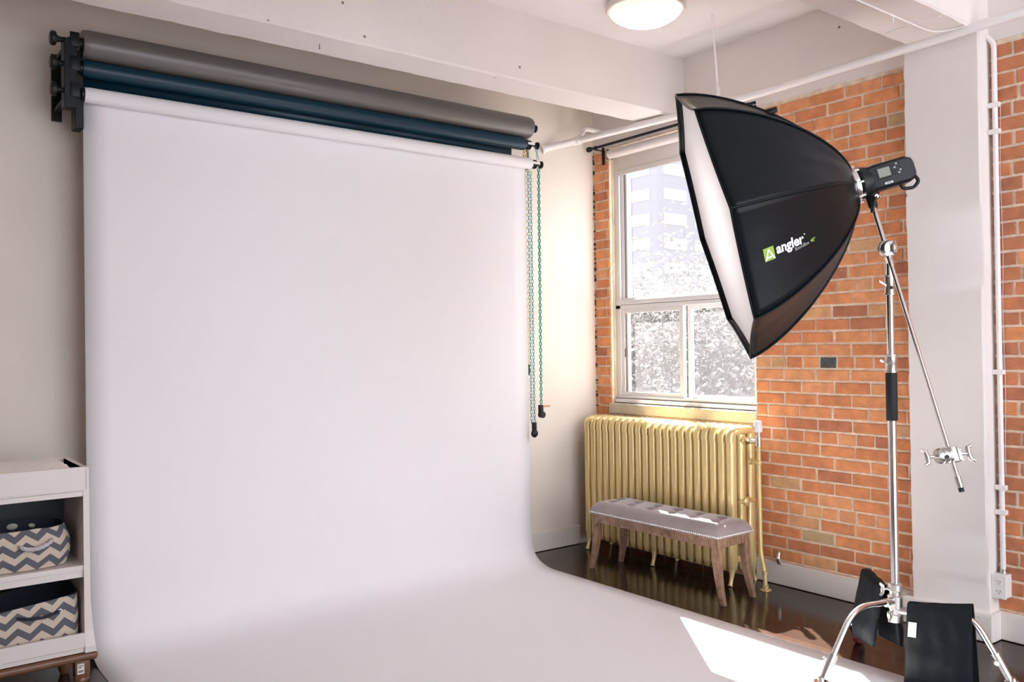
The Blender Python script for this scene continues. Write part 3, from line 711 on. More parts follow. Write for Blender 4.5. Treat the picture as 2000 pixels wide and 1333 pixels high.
cn = empty('conduit', (4.395, 1.83, .3), 'white electrical conduit running down the brick beside the pillar to the box', 'conduit')
c1, c2 = at(1933, 62, 'x', 4.39), at(1938, 90, 'x', 4.392)
ct_ = Vector((4.396, 1.838, 2.86)); cb_ = Vector((4.396, 1.838, .34))
bb = B(); bb.tube(rounded([(4.37, 1.93, 3.02), (4.38, 1.90, 2.99), (4.396, 1.838, 2.90), ct_, cb_], .10), .0125, n=14); bb.build('conduit_tube', M['pipe'], cn, smooth=60)
for z in (2.60, 2.47, 1.30, .62, .74):
    bb = B(); bb.box((4.381, 1.815, z-.012), (4.41, 1.868, z+.012), .003); bb.build('strap', M['pipe'], cn, smooth=0)
bb = B(); bb.tube([(4.401, 1.818+.003*math.sin(z*9), z) for z in [2.6-.1*k for k in range(19)]], .0016, n=5); bb.build('thin_wire', M['wire'], cn)
ob = empty('outlet_box', (4.385, 1.855, .22), 'white surface mounted double outlet box low on the brick beside the pillar', 'outlet box')
B().box((4.345, 1.806, .215), (4.41, 1.866, .325), .003).build('box_body', M['whiteplastic'], ob, smooth=0)
bb = B(); bb.box((4.338, 1.803, .212), (4.345, 1.869, .328), .003); f = bb.build('face_plate', M['whiteplastic'], ob, smooth=0)
for z in (.247, .293):
    bb = B(); bb.cyl((4.339, 1.836, z), (4.336, 1.836, z), .017, n=20); s_ = bb.build('socket', M['whiteplastic'], f)
    bb = B(); bb.box((4.3355, 1.828, z-.003), (4.336, 1.830, z+.007)); bb.box((4.3355, 1.842, z-.003), (4.336, 1.844, z+.007)); bb.cyl((4.3362, 1.836, z-.009), (4.3355, 1.836, z-.009), .0025, n=8); bb.build('slots', M['blackplastic'], s_, smooth=0)
bb = B(); bb.lathe((4.396, 1.838, .324), (0, 0, 1), [(0, .017), (.014, .017), (.016, .014), (.022, .014)], 12); bb.build('connector', M['steel'], ob)

lm = empty('ceiling_lamp', (3.45, 3.2, ZC), 'round flush ceiling lamp with a frosted glass bowl, switched on', 'ceiling lamp')
lc = Vector((3.50, 3.290, ZC))
bb = B(); bb.lathe(lc, (0, 0, -1), [(0, .20), (.012, .215), (.045, .222), (.055, .216), (.056, .205), (.05, .20)], 48); bb.build('lamp_rim', M['unit'], lm, smooth=50)
bb = B(); bb.lathe(lc+Vector((0, 0, -.05)), (0, 0, -1), [(0, .206), (.008, .204), (.030, .185), (.055, .145), (.072, .095), (.080, .045), (.082, 0)], 48); bb.bm.faces.ensure_lookup_table()
top = [f for f in bb.bm.faces if len(f.verts) > 10]; bmesh.ops.delete(bb.bm, geom=top, context='FACES_ONLY')
bb.build('glass_bowl', M['lampglass'], lm, smooth=60, recalc=False)
B().sphere(lc+Vector((0.02, 0, -.052)), .028).build('bulb', M['bulb'], lm)

# things stuck to the beam over the pillar
cb = B(); k1 = at(1673, 0, 'z', 2.956); k2 = at(1745, 31, 'z', 2.956)
dirk = (k2-k1).normalized()
pts = [k1-dirk*1.5, k1, k2, at(1800, 55, 'z', 2.956)]+bez(at(1800, 55, 'z', 2.956), at(1830, 70, 'z', 2.956), at(1884, 50, 'z', 2.956), 8)[1:]
cb.tube(pts, .0045, n=8); o = cb.build('cable', M['pipe'], smooth=60); tag(o, 'painted cable stapled under the beam that meets the pillar', 'cable')
cb = B(); q = at(1745, 33, 'z', 2.950); cb.tube([q+Vector((-.012, 0, .014)), q+Vector((0, 0, -.008)), q+Vector((.014, .01, -.02)), q+Vector((.01, .022, -.008))], .003, n=6)
o = cb.build('cable_hook', M['pipe'], smooth=60); tag(o, 'tiny white hook holding the cable under the beam', 'hook')
# formwork ridges under the beam
cb = B()
a_, b_ = at(1731, 64, 'z', 2.963), at(1770, 52, 'z', 2.963); cb.cyl(a_, b_, .007, n=6)
a_, b_ = at(1786, 46, 'z', 2.963), at(1836, 31, 'z', 2.963); cb.cyl(a_, b_, .006, n=6)
cb.build('formwork_ridges', M['rough'], bpy.data.objects['trim_2'])
# nail in the beam by the back wall
nn = at(624, 86, 'z', 2.976); cb = B(); cb.cyl(nn, nn+Vector((0, 0, -.022)), .0016, n=6); cb.cyl(nn+Vector((0, 0, -.022)), nn+Vector((0, 0, -.024)), .004, n=8)
tag(cb.build('nail', M['blackmetal']), 'lone dark nail sticking out under the beam above the grey roll', 'nail')
# metal clip on the baseboard
cb = B(); cb.tube([(4.402, 3.098, .192), (4.388, 3.098, .196), (4.378, 3.098, .185), (4.376, 3.098, .150), (4.384, 3.098, .138)], .013, n=14)
cb.box((4.384, 3.086, .122), (4.389, 3.110, .14))
tag(cb.build('wall_clip', M['chrome'], smooth=50), 'small shiny metal clip on the brick just above the baseboard', 'clip')

# ------------------------------------------------------------------ low brown table, changing unit, baskets
tb = empty('low_table', (.36, 4.13, 0), 'low brown wooden table carrying the cream shelf unit', 'table')
B().box((-.14, 3.885, .176), (.790, 4.38, .208), .012, 4).build('table_top', M['brownwood'], tb, smooth=40)
for x in (.735, -.08):
    for y in (3.945, 4.32):
        bb = B(); bb.box((x-.028, y-.028, .10), (x+.028, y+.028, .178), .002); bb.lathe((x, y, .10), (0, 0, -1), [(0, .026), (.012, .030), (.024, .022), (.07, .027), (.095, .018), (.0995, .016)], 18)
        lg = bb.build('leg', M['brownwood'], tb, smooth=30)
        if x > 0 and y < 4:
            B().box((x-.020, y-.0295, .118), (x+.006, y-.0285, .160)).build('sticker', M['whiteplastic'], lg, smooth=0)
            bb = B()
            for z, w in ((.150, .020), (.143, .014), (.130, .021), (.125, .018)): bb.box((x-.017, y-.0300, z), (x-.017+w, y-.0295, z+.003))
            bb.build('sticker_print', M['blackplastic'], lg, smooth=0)
# floor level strip between table and sweep is bare floor
SU = empty('changing_unit', (.36, 4.15, .208), 'cream white open shelf unit with a tray top standing on the low brown table', 'shelf unit')
ux0, ux1, uy0, uy1 = -.14, .762, 3.90, 4.33
for x, nm in ((ux1, 1), (ux0+.022, -1)):
    bb = B(); prof = [(uy1, .21), (uy0-.012, .21), (uy0-.012, .235), (uy0-.004, .30), (uy0, .42), (uy0, .975), (uy1, .975)]
    if nm > 0:   # outer face swells a little towards the foot
        a = [bb.bm.verts.new((x-.022, y, z)) for y, z in prof]; c = [bb.bm.verts.new((x+.022*max(0, (.5-z)/.3)**1.6, y, z)) for y, z in prof]
        bb.bm.faces.new(a); bb.bm.faces.new(c[::-1])
        for k in range(len(prof)): bb.bm.faces.new((a[k], a[(k+1) % len(prof)], c[(k+1) % len(prof)], c[k]))
    else: bb.prism([(x-.022, y, z) for y, z in prof], (.022, 0, 0))
    bb.build('side_panel', M['unit'], SU, smooth=0)
B().box((ux0, uy1-.006, .21), (ux1-.02, uy1, .97)).build('back_panel', M['unitback'], SU, smooth=0)
bb = B(); bb.box((ux0, uy0+.004, .857), (ux1-.022, uy1, .878)); bb.build('top_board', M['unit'], SU, smooth=0)
bb = B(); bb.box((ux0, uy0-.002, .885), (ux1-.014, uy0+.014, .979), .002); bb.box((ux1-.022, uy0, .885), (ux1-.006, uy1, .979), .002); bb.box((ux0, uy1-.016, .885), (ux1, uy1, .979), .002); bb.box((ux0, uy0, .880), (ux1-.02, uy1, .888)); bb.build('tray', M['unit'], SU, smooth=0)
bb = B(); bb.box((ux0, uy0+.006, .549), (ux1-.022, uy1, .570), .001); bb.box((ux0, uy0+.012, .520), (ux1-.022, uy0+.03, .549)); bb.build('shelf', M['unit'], SU, smooth=0)
bb = B(); bb.box((ux0, uy0, .212), (ux1-.022, uy1, .232)); bb.box((ux0, uy0-.008, .232), (ux1-.022, uy0+.010, .292), .002); bb.build('shelf', M['unit'], SU, smooth=0)

bb = B(); rows = []   # pad in the tray
for j in range(17):
    row = []
    for i in range(41):
        u, v = i/40, j/16; x = ux0+.02+(ux1-.05-ux0)*u; y = uy0+.02+(uy1-uy0-.045)*v
        e_ = min(1, min(u, 1-u)*20)*min(1, min(v, 1-v)*12); row.append((x, y, .90+.088*e_**.5+.006*noise.noise(Vector((x*30, y*30, 2)))))
    rows.append(row)
vv = bb.grid(rows); low = [bb.bm.verts.new((x, y, .889)) for x, y in ((rows[0][0][0], rows[0][0][1]), (rows[0][-1][0], rows[0][0][1]), (rows[0][-1][0], rows[-1][0][1]), (rows[0][0][0], rows[-1][0][1]))]; bb.bm.faces.new(low)
tag(bb.build('changing_pad', M['pad'], smooth=60), 'fluffy cream changing pad lying in the tray of the shelf unit', 'pad')

def basket(name, label, x0, x1, y0, y1, z0, z1, bulge, rnd, dz_right=0, tilt=0):
    e = empty(name, ((x0+x1)/2, (y0+y1)/2, z0), label, 'basket')
    cx, cyy = (x0+x1)/2, (y0+y1)/2; hx, hy = (x1-x0)/2, (y1-y0)/2
    bb = B(); n = 72; lev = 12; rows = []; per = []
    def pt(a, s, grow=0):
        c, sn = math.cos(a), math.sin(a); p = 2/rnd
        return Vector((cx+(hx*s+grow)*math.copysign(abs(c)**p, c), cyy+(hy*s+grow)*math.copysign(abs(sn)**p, sn), 0))
    for j in range(lev+1):
        v = j/lev; s = 1-bulge*(2*v-.9)**2
        row = []
        for k in range(n):
            q = pt(k*2*math.pi/n, s); top = z1+dz_right*((q.x-cx)/hx)
            q.z = z0+(top-z0)*v + .004*noise.noise(Vector((q.x*20, q.y*20, 0)))*v; q += Vector((0, .003*noise.noise(q*14), 0)); row.append(q)
        rows.append(row)
    vv = bb.grid(rows, True); bb.bm.faces.new(vv[0])
    uvl = bb.bm.loops.layers.uv.new('cloth'); acc = [0]
    for k in range(n): acc.append(acc[-1]+(rows[6][(k+1) % n]-rows[6][k]).length)
    idx = {v: (k, j) for j, r_ in enumerate(vv) for k, v in enumerate(r_)}
    for f in bb.bm.faces:
        ks = [idx[l.vert][0] for l in f.loops]
        for l in f.loops:
            k, j = idx[l.vert]; kk = n if (k == 0 and max(ks) == n-1) else k
            l[uvl].uv = (acc[kk], (z1-z0)*j/lev)
    body = bb.build('basket_body', M['chev'], e, smooth=60)
    bb = B(); rr = []
    for j, (v, g) in enumerate([(1.0, 0), (1.012, -.004), (.98, -.008), (.5, -.010), (.06, -.012)]):
        row = []
        for k in range(n):
            s = 1-bulge*(2*min(v, 1)-.9)**2; q = pt(k*2*math.pi/n, s, g); top = z1+dz_right*((q.x-cx)/hx); q.z = z0+(top-z0)*v; row.append(q)
        rr.append(row)
    bb.grid(rr, True); bb.build('lining', M['navy'], e, smooth=60)
    return e, body
bu, bub = basket('basket', 'grey and cream chevron basket with a rope handle, on the middle shelf', .30, .715, 3.935, 4.22, .573, .735, .10, 3.4)
# pale blooms printed on the lining (cloth pompoms inside the rim)
bb = B()
for x in (.36, .44, .52, .60, .67):
    B().sphere((x, 4.200, .715), .022, (1, .25, .7), 12, 8).build('lining_flower', M['sill'], bu)
for x in (.40, .56): B().sphere((x, 4.09, .66), .020, (1, .5, .8), 12, 8).build('lining_flower', M['sill'], bu)

hp = [(.505, 3.938, .684), (.52, 3.918, .668), (.56, 3.914, .660), (.60, 3.916, .668), (.63, 3.930, .686), (.635, 3.94, .69)]
path = []
for a, b_, c in zip(hp, hp[1:], hp[2:]): path += bez((Vector(a)+Vector(b_))/2, b_, (Vector(b_)+Vector(c))/2, 6)[:-1]
bb = B()
for ph in (0, 2.1, 4.2):
    tw = []
    for k, p in enumerate(path):
        a = ph+k*.75; tw.append(Vector(p)+Vector((0, .0045*math.cos(a), .0045*math.sin(a))))
    bb.tube(tw, .0055, n=8)
bb.build('rope_handle', M['rope'], bu, smooth=60)
bw, bwb = basket('basket', 'chevron cloth basket with a metal eyelet, on the lowest shelf of the unit', .18, .735, 3.925, 4.25, .234, .425, .015, 7, dz_right=.026)
hp = [(.50, 3.922, .392), (.55, 3.910, .380), (.60, 3.910, .382), (.65, 3.921, .392)]
bb = B(); bb.tube([Vector(p) for p in bez(hp[0], hp[1], hp[2], 6)]+[hp[3]], .006, n=8); bb.build('rope_handle', M['navy'], bw, smooth=60)
bb = B(); bb.lathe((.655, 3.926, .394), (0, -1, 0), [(0, .009), (.003, .008), (.003, .004), (0, .004)], 14); bb.build('eyelet', M['steel'], bw)

# ------------------------------------------------------------------ light stand with boom
HB = Vector((3.52, 1.91, 0))
st_ = empty('light_stand', HB, 'tall chrome roller stand with a black grip and a long boom arm', 'light stand')
def V(z, dx=0, dy=0): return HB+Vector((dx, dy, z))
B().cyl(V(.27), V(1.33), .0178, n=28).build('lower_pole', M['chrome'], st_)
B().cyl(V(1.33), V(1.72), .0150, n=28).build('middle_pole', M['chrome'], st_)
B().cyl(V(1.70), V(1.83), .0125, n=24).build('top_pole', M['chrome'], st_)
B().lathe(V(1.115), (0, 0, 1), [(0, .0215), (.004, .0235), (.202, .0235), (.206, .0215)], 24).build('grip', M['grip'], st_)
def tbar(bb, c, d, L_=.05):
    """T-handle screw: shank and winged bar"""
    c = Vector(c); d = Vector(d).normalized(); w = d.cross(Vector((0, 0, 1))).normalized() if abs(d.z) < .9 else Vector((1, 0, 0))
    up = w.cross(d)
    bb.cyl(c, c+d*L_, .005, n=10)
    bb.tube([c+d*L_-up*.026+d*.012, c+d*L_-up*.014, c+d*L_, c+d*L_+up*.014, c+d*L_+up*.026+d*.012], [.005, .0075, .009, .0075, .005], n=8)
toCam = Vector((-.70, -.71, 0)); leftv = -CR.copy(); leftv.z = 0; leftv.normalize()
def collar(name, z0, z1, r_, ang, L_=.045):
    bb = B(); bb.lathe(V(z0), (0, 0, 1), [(0, r_-.003), (0, r_+.003), (.006, r_+.003), (.008, r_), ((z1-z0)*.5, r_), ((z1-z0)*.52, r_+.001), (z1-z0-.006, r_+.001), (z1-z0-.004, r_+.004), (z1-z0, r_+.004), (z1-z0, r_-.004)], 24)
    c = bb.build(name, M['steel'], st_)
    bb = B(); bb.tube([V((z0+z1)/2)+ang*(r_*.8), V((z0+z1)/2+.004)+ang*(r_+.012), V((z0+z1)/2+.016)+ang*(r_+.03), V((z0+z1)/2+.018)+ang*(r_+L_)], [.006, .006, .005, .004], n=8); bb.build('lever', M['chrome'], c)
    return c
collar('clamp_collar', 1.322, 1.398, .0225, leftv*.9+toCam*.2, .034)
collar('clamp_collar', 1.655, 1.74, .0195, leftv*.9+toCam*.2, .038)
bb = B(); bb.cyl(V(1.685)+toCam*.018, V(1.685)+toCam*.026, .007, n=12); bb.build('screw', M['blackmetal'], st_)
# boom
H_ = atd(1704.5, 400, 3.70); E_ = atd(1878, 959, 3.23); BD = (E_-H_).normalized()
KC = atd(1732, 489, 3.63)        # centre of the swivel disc
KC = H_+BD*((KC-H_).dot(BD))
M0 = H_+BD*.60
B().cyl(H_+BD*(-.03), H_+BD*.30, .0105, n=20).build('boom_arm', M['chrome'], st_)
bm_ = B().cyl(H_+BD*.24, E_, .0085, n=20).build('boom_tail', M['chrome'], st_)
bb = B(); bb.cyl(E_-BD*.055, E_-BD*.01, .0105, n=16)
for k in range(5): bb.cyl(E_-BD*(.018+.008*k), E_-BD*(.021+.008*k), .0125, n=16)
bb.build('end_ferrule', M['steel'], bm_); B().cyl(E_-BD*.012, E_+BD*.004, .010, n=16).build('rubber_tip', M['grip'], bm_)
# swivel: two grooved discs and wing handle, facing the camera
sw = (-(CF)+CR*.15).normalized(); sw.z = 0; sw.normalize()
bb = B(); bb.lathe(KC+sw*.012-BD*.0, -sw, [(-.030, 0), (-.028, .012), (-.022, .030), (-.014, .0355), (-.002, .0355), (0, .031), (.004, .031), (.006, .0355), (.018, .0355), (.022, .031), (.03, .02), (.031, 0)], 28)
d_ = bb.build('swivel_disc', M['steel'], st_)
bb = B(); tbar(bb, KC+sw*.03, sw, .02); bb.build('wing_handle', M['steel'], d_)
bb = B(); bb.cyl(V(1.80), KC-sw*.01, .016, n=16); bb.obox(Matrix.Translation(KC-sw*.01+BD*.0) @ BD.to_track_quat('Z', 'Y').to_matrix().to_4x4(), (.030, .030, .07), .004); bb.build('swivel_socket', M['steel'], st_)
# grip head near the lower end of the boom
GH = at(1852, 902, 'x', 3.45); t_ = (GH-H_).dot(BD); GH = H_+BD*t_
gr = empty('grip_head', GH, 'chunky steel grip head with T-handles clamped on the lower end of the boom', 'clamp')
ax = (CR*1.0+CU*.10).normalized(); q = ax
bb = B(); bb.lathe(GH-ax*.055, ax, [(0, .012), (0, .026), (.012, .030), (.016, .030), (.018, .027), (.021, .027), (.023, .031), (.036, .031), (.038, .028), (.041, .028), (.043, .031), (.052, .031), (.052, 0)], 26)
bb.build('disc', M['steel'], gr)
bb = B(); bb.obox(Matrix.Translation(GH+ax*.006) @ Matrix((ax, BD.cross(ax).normalized(), BD)).transposed().to_4x4(), (.022, .052, .062), .004); bb.build('jaw', M['steel'], gr)
bb = B(); bb.obox(Matrix.Translation(GH+ax*.026) @ Matrix((ax, BD.cross(ax).normalized(), BD)).transposed().to_4x4(), (.016, .046, .056), .006)
for k in range(4): bb.cyl(GH+ax*(.034)+BD*(-.02+.013*k)-CF*.018, GH+ax*.034+BD*(-.02+.013*k)+CF*.018, .004, n=8)
bb.build('jaw', M['steel'], gr)
def tknob(c, d):
    c = Vector(c); d = d.normalized(); bb = B(); bb.cyl(c, c+d*.032, .006, n=10); up = BD
    bb.tube([c+d*.052-up*.030, c+d*.036-up*.024, c+d*.034, c+d*.036+up*.024, c+d*.052+up*.030], [.006, .008, .010, .008, .006], n=10); return bb
tknob(GH-ax*.055, -ax).build('t_handle', M['steel'], gr, smooth=60); tknob(GH+ax*.036, ax).build('t_handle', M['steel'], gr, smooth=60)
bb = B(); bb.cyl(GH-ax*.028-CF*.030, GH-ax*.028-CF*.0315, .008, n=14); bb.build('socket_hole', M['blackmetal'], gr)

# base hub
bb = B(); bb.lathe(V(.255), (0, 0, 1), [(0, .020), (.0, .028), (.03, .030), (.034, .024), (.055, .024), (.060, .031), (.11, .031), (.114, .024), (.130, .024), (.134, .030), (.160, .030), (.165, .021)], 24)
hubo = bb.build('hub', M['steel'], st_)
def wing(c, d, name='wing_nut'):
    bb = B(); tbar(bb, c, d, .03); bb.build(name, M['steel'], hubo)
wing(V(.395)+leftv*.026, leftv+toCam*.2); wing(V(.30)+leftv*.02, leftv*.6+toCam+Vector((0, 0, -.6)))
legs = [((3.794, 2.253), .335, .36, (1, 0)), ((3.045, 1.956), .285, .355, (0, 0)), ((3.596, 1.488), .30, .345, (0, 1))]
LEGP = []
for (fx, fy), tb_, zb, _ in legs:
    d = Vector((fx-HB.x, fy-HB.y, 0)); ln = d.length; d.normalize()
    hz = .345 if fx < 3.1 else (.32 if fx > 3.7 else .305)
    pts = rounded([V(hz)+d*.02, V(zb+.004)+d*(tb_-.005), V(.112)+d*ln], .09, 8)
    LEGP.append((d, ln, tb_, zb, pts))
    lg = B().tube(pts, .0128, n=18).build('leg', M['chrome'], st_, smooth=60)
    end = V(.112)+d*ln; kne = V(zb)+d*tb_; dd = (end-kne).normalized(); a = end-dd*.105
    bb = B(); bb.lathe(a, dd, [(0, .014), (0, .0185), (.006, .0185), (.012, .0175), (.09, .0155), (.10, .0145)], 18); bb.build('leg_sleeve', M['steel'], lg)
    bb = B(); bb.cyl(a+dd*.03, a+dd*.03+d.cross(Vector((0, 0, 1)))*.03, .004, n=8); bb.cyl(a+dd*.03+d.cross(Vector((0, 0, 1)))*.028, a+dd*.03+d.cross(Vector((0, 0, 1)))*.034, .010, n=12); bb.build('locking_screw', M['steel'], lg)
    bb = B(); bb.lathe(V(hz)+d*.018, d, [(0, .018), (.05, .017), (.052, .014)], 16); bb.build('leg_socket', M['steel'], lg)
    # caster
    c = V(0)+d*(ln+.012); side = d.cross(Vector((0, 0, 1)))
    fw = (d*.6+side*.8).normalized() if fx > 3.7 else (side+d*.3).normalized()
    axl = fw.cross(Vector((0, 0, 1))).normalized(); wc = c+fw*.022+Vector((0, 0, .0375))
    bb = B(); bb.lathe(c+Vector((0, 0, .092)), (0, 0, 1), [(0, .020), (.0, .030), (.006, .032), (.014, .030), (.016, .014), (.03, .012)], 20); cs = bb.build('caster_head', M['chrome'], st_)
    bb = B()
    for s in (-1, 1):
        pr = [c+axl*s*.019+fw*(-.026)+Vector((0, 0, .090)), c+axl*s*.019+fw*.028+Vector((0, 0, .090)), wc+axl*s*.019+fw*.014+Vector((0, 0, -.008)), wc+axl*s*.019-fw*.012+Vector((0, 0, -.008))]
        bb.prism(pr, axl*s*.003)
    bb.obox(Matrix.Translation(c+Vector((0, 0, .089))) @ Matrix((axl, fw, Vector((0, 0, 1)))).transposed().to_4x4(), (.044, .055, .005)); bb.build('caster_fork', M['blackmetal'], cs, smooth=0)
    bb = B(); bb.lathe(wc-axl*.014, axl, [(0, .026), (.001, .0345), (.006, .0375), (.022, .0375), (.027, .0345), (.028, .026)], 30); bb.build('wheel', M['redwheel'], cs, smooth=50)
    bb = B(); bb.lathe(wc-axl*.0155, axl, [(0, 0), (0, .006), (.0015, .010), (.0015, .024), (.003, .027), (.028, .027), (.0295, .024), (.0295, .010), (.031, .006), (.031, 0)], 24); bb.build('wheel_hub', M['greywheel'], cs, smooth=50)

# sandbags, each of two filled pouches slung over a leg
def sandbag(label, top_a, top_b, drop, spread, puff, skew=(0, 0), lbl=False):
    """top_a, top_b: ends of the strap line on the leg; two pouches hang on either side"""
    A_, B_ = Vector(top_a), Vector(top_b); d = (B_-A_); d2 = Vector((d.x, d.y, 0)); L_ = d2.length; d2.normalize(); s_ = d2.cross(Vector((0, 0, 1)))
    e = empty('sandbag', ((A_.x+B_.x)/2, (A_.y+B_.y)/2, 0), label, 'sandbag')
    for sgn in (-1, 1):
        bb = B(); NU, NV = 22, 22; front = []; back = []
        for j in range(NV+1):
            v = j/NV; rf, rb_ = [], []
            for i in range(NU+1):
                u = i/NU; base = A_.lerp(B_, u); dr = drop[0]+(drop[1]-drop[0])*u
                zt = base.z+.018-.004*math.sin(math.pi*u); z = zt-(zt-max(.012, base.z-dr))*v
                off = .008+spread*(v**.7)
                p = Vector((base.x, base.y, 0))+d2*(skew[0]*v+skew[1]*v*(u-.5))+s_*sgn*off; p.z = z
                edge_ = min(1, 4.2*min(u, 1-u))**.5*min(1, 4.5*(1-v))**.5
                th = (.010+puff*edge_*(.15+.85*min(1, v*1.5)**1.4))
                wr = .006*noise.noise(Vector((u*5, v*4, sgn*3+A_.x)))*edge_ + .0022*noise.noise(Vector((u*14, v*5, 1)))
                rf.append(p+s_*sgn*(th+wr)); rb_.append(p-s_*sgn*min(th*.35, off*.8))
            front.append(rf); back.append(rb_)
        a = bb.grid(front); b2 = bb.grid(back)
        ra = a[0]+[r_[-1] for r_ in a[1:]]+a[-1][-2::-1]+[r_[0] for r_ in a[-2:0:-1]]
        rb2 = b2[0]+[r_[-1] for r_ in b2[1:]]+b2[-1][-2::-1]+[r_[0] for r_ in b2[-2:0:-1]]
        for k in range(len(ra)): bb.bm.faces.new((ra[k], ra[(k+1) % len(ra)], rb2[(k+1) % len(ra)], rb2[k]))
        po = bb.build('pouch', M['sandbag'], e, smooth=70)
        if lbl and sgn == lbl:
            p0 = front[5][1]; p1 = front[5][4]; p2 = front[9][4]; p3 = front[9][1]
            bb = B(); o_ = s_*sgn*.004; bb.prism([p+o_ for p in (p0, p1, p2, p3)], s_*sgn*.001); bb.build('care_label', M['whiteplastic'], po, smooth=0)
    # strap over the leg
    bb = B(); rows = []
    for i in range(9):
        p = A_.lerp(B_, i/8); zz = p.z+.018-.004*math.sin(math.pi*i/8)
        rows.append([p+s_*.017*math.cos(a)+Vector((0, 0, zz-p.z-.014+.017*math.sin(a))) for a in [k*math.pi/8 for k in range(9)]])
    bb.grid(rows); o = bb.build('saddle', M['sandbag'], e, smooth=70); sd = o.modifiers.new('t', 'SOLIDIFY'); sd.thickness = .003
    return e
d1, l1, t1, z1, _p = LEGP[0]; d3, l3, t3, z3, _p = LEGP[2]
sandbag('black sandbag slung over the rear leg of the stand, nearest the brick wall', V(.352)+d1*.085, V(.380)+d1*.315, (.235, .29), .050, .030, (.0, .0))
sandbag('large black sandbag with a white care label, hanging over the leg by the pillar', V(.330)+d3*.055, V(.366)+d3*.300, (.31, .315), .030, .024, (.0, .02), lbl=1)

# ------------------------------------------------------------------ softbox
SBC = Vector((3.02684, 2.45589, 1.97928)); NB = Vector((-.67934, .68778, -.25584)).normalized()
E1 = Vector((.71146, .70273, 0)); E2 = Vector((-.17978, .18202, .96672)); PSI = 1.60125; RB = .61; DB = .624
APX = SBC-NB*DB
sb = empty('softbox', SBC, 'large black octagonal softbox with a white front, mounted on the stand before the window', 'softbox')
def rodp(k, t):
    """t 0 at the front rim, 1 at the speed ring"""
    s_ = math.sin(t*math.pi/2); r_ = .078+(RB-.078)*(1-min(1, s_)**1.4)**.7; dp = (DB-.012)*s_
    a = PSI+k*math.pi/4
    return r_, dp, a
def sbpt(k, t, extra=0):
    r_, dp, a = rodp(k, t); return SBC-NB*dp+(E1*math.cos(a)+E2*math.sin(a))*(r_+extra)
NT, NW = 26, 14
panels = []
for k in range(8):
    bb = B(); rows = []
    for i in range(NT+1):
        t = i/NT; p, q = sbpt(k, t), sbpt(k+1, t); row = []
        mid = (p+q)/2; cen = SBC-NB*rodp(k, t)[1]; inn = (cen-mid).normalized() if (cen-mid).length > 1e-5 else Vector((0, 0, 0))
        wd = (q-p).length
        for j in range(NW+1):
            s = j/NW; x = p.lerp(q, s); sag = (4*s*(1-s))*wd*.035
            x = x+inn*sag+inn*.004*noise.noise(Vector((s*5+k*3, t*4, 0)))*(4*s*(1-s))+inn*.0025*noise.noise(Vector((s*13+k*7, t*9, 2)))*math.sin(math.pi*min(1, t))
            row.append(x)
        rows.append(row)
    bb.grid(rows); o = bb.build('fabric_panel', M['fabricblack'], sb, smooth=80); panels.append(o)
    o.modifiers.new('thick', 'SOLIDIFY').thickness = .0015
for k in range(8):
    bb = B(); bb.tube([sbpt(k, i/24, .0015) for i in range(25)], .0045, n=8); bb.build('rib', M['fabricblack'], sb, smooth=60)
# front lip in front of the recessed diffuser, with the bound hem
bb = B(); LIP = 0.0
rim = [sbpt(k, 0) for k in range(8)]
hem = []
for k in range(8):
    p, q = rim[k], rim[(k+1) % 8]; inn = (SBC-(p+q)/2).normalized()
    for j in range(10):
        s = j/10; hem.append(p.lerp(q, s)+inn*(4*s*(1-s))*(q-p).length*.035)
bb.tube(hem, .0045, n=8, closed=True); bb.build('front_hem', M['fabricblack'], sb, smooth=60)
# diffuser cloth, recessed
bb = B(); rings = []
tq = .024
for rr_ in (1, .8, .6, .4, .2):
    row = []
    for k in range(8):
        p, q = sbpt(k, tq), sbpt(k+1, tq); cen = SBC-NB*rodp(0, tq)[1]; inn = (cen-(p+q)/2).normalized()
        for j in range(10):
            s = j/10; x = p.lerp(q, s)+inn*((4*s*(1-s))*(q-p).length*.035+.002)
            x = cen+(x-cen)*rr_+NB*.006*noise.noise(Vector((x.x*3, x.z*3, rr_*3)))*(1-rr_); row.append(x)
    rings.append(row)
vv = bb.grid(rings, True); cv = bb.bm.verts.new(SBC-NB*rodp(0, tq)[1])
for k in range(80): bb.bm.faces.new((vv[-1][k], vv[-1][(k+1) % 80], cv))
bb.build('diffuser', M['diffuser'], sb, smooth=80)
# zipped vent seen on the top edge
vp = sbpt(0, .42, .012); bb = B(); bb.obox(Matrix.Translation(vp) @ NB.to_track_quat('Z', 'Y').to_matrix().to_4x4(), (.028, .022, .05), .004); bb.build('rod_pocket', M['fabricblack'], sb)
# speed ring
bb = B(); bb.lathe(APX+NB*.012, -NB, [(0, .070), (0, .080), (.010, .082), (.020, .080), (.022, .070)], 36); ringo = bb.build('speed_ring', M['chrome'], sb)
for k in range(8):
    a = PSI+k*math.pi/4; p = APX+(E1*math.cos(a)+E2*math.sin(a))*.079; bb = B(); bb.cyl(p, p-NB*.02, .006, n=8); bb.build('rod_socket', M['steel'], ringo)

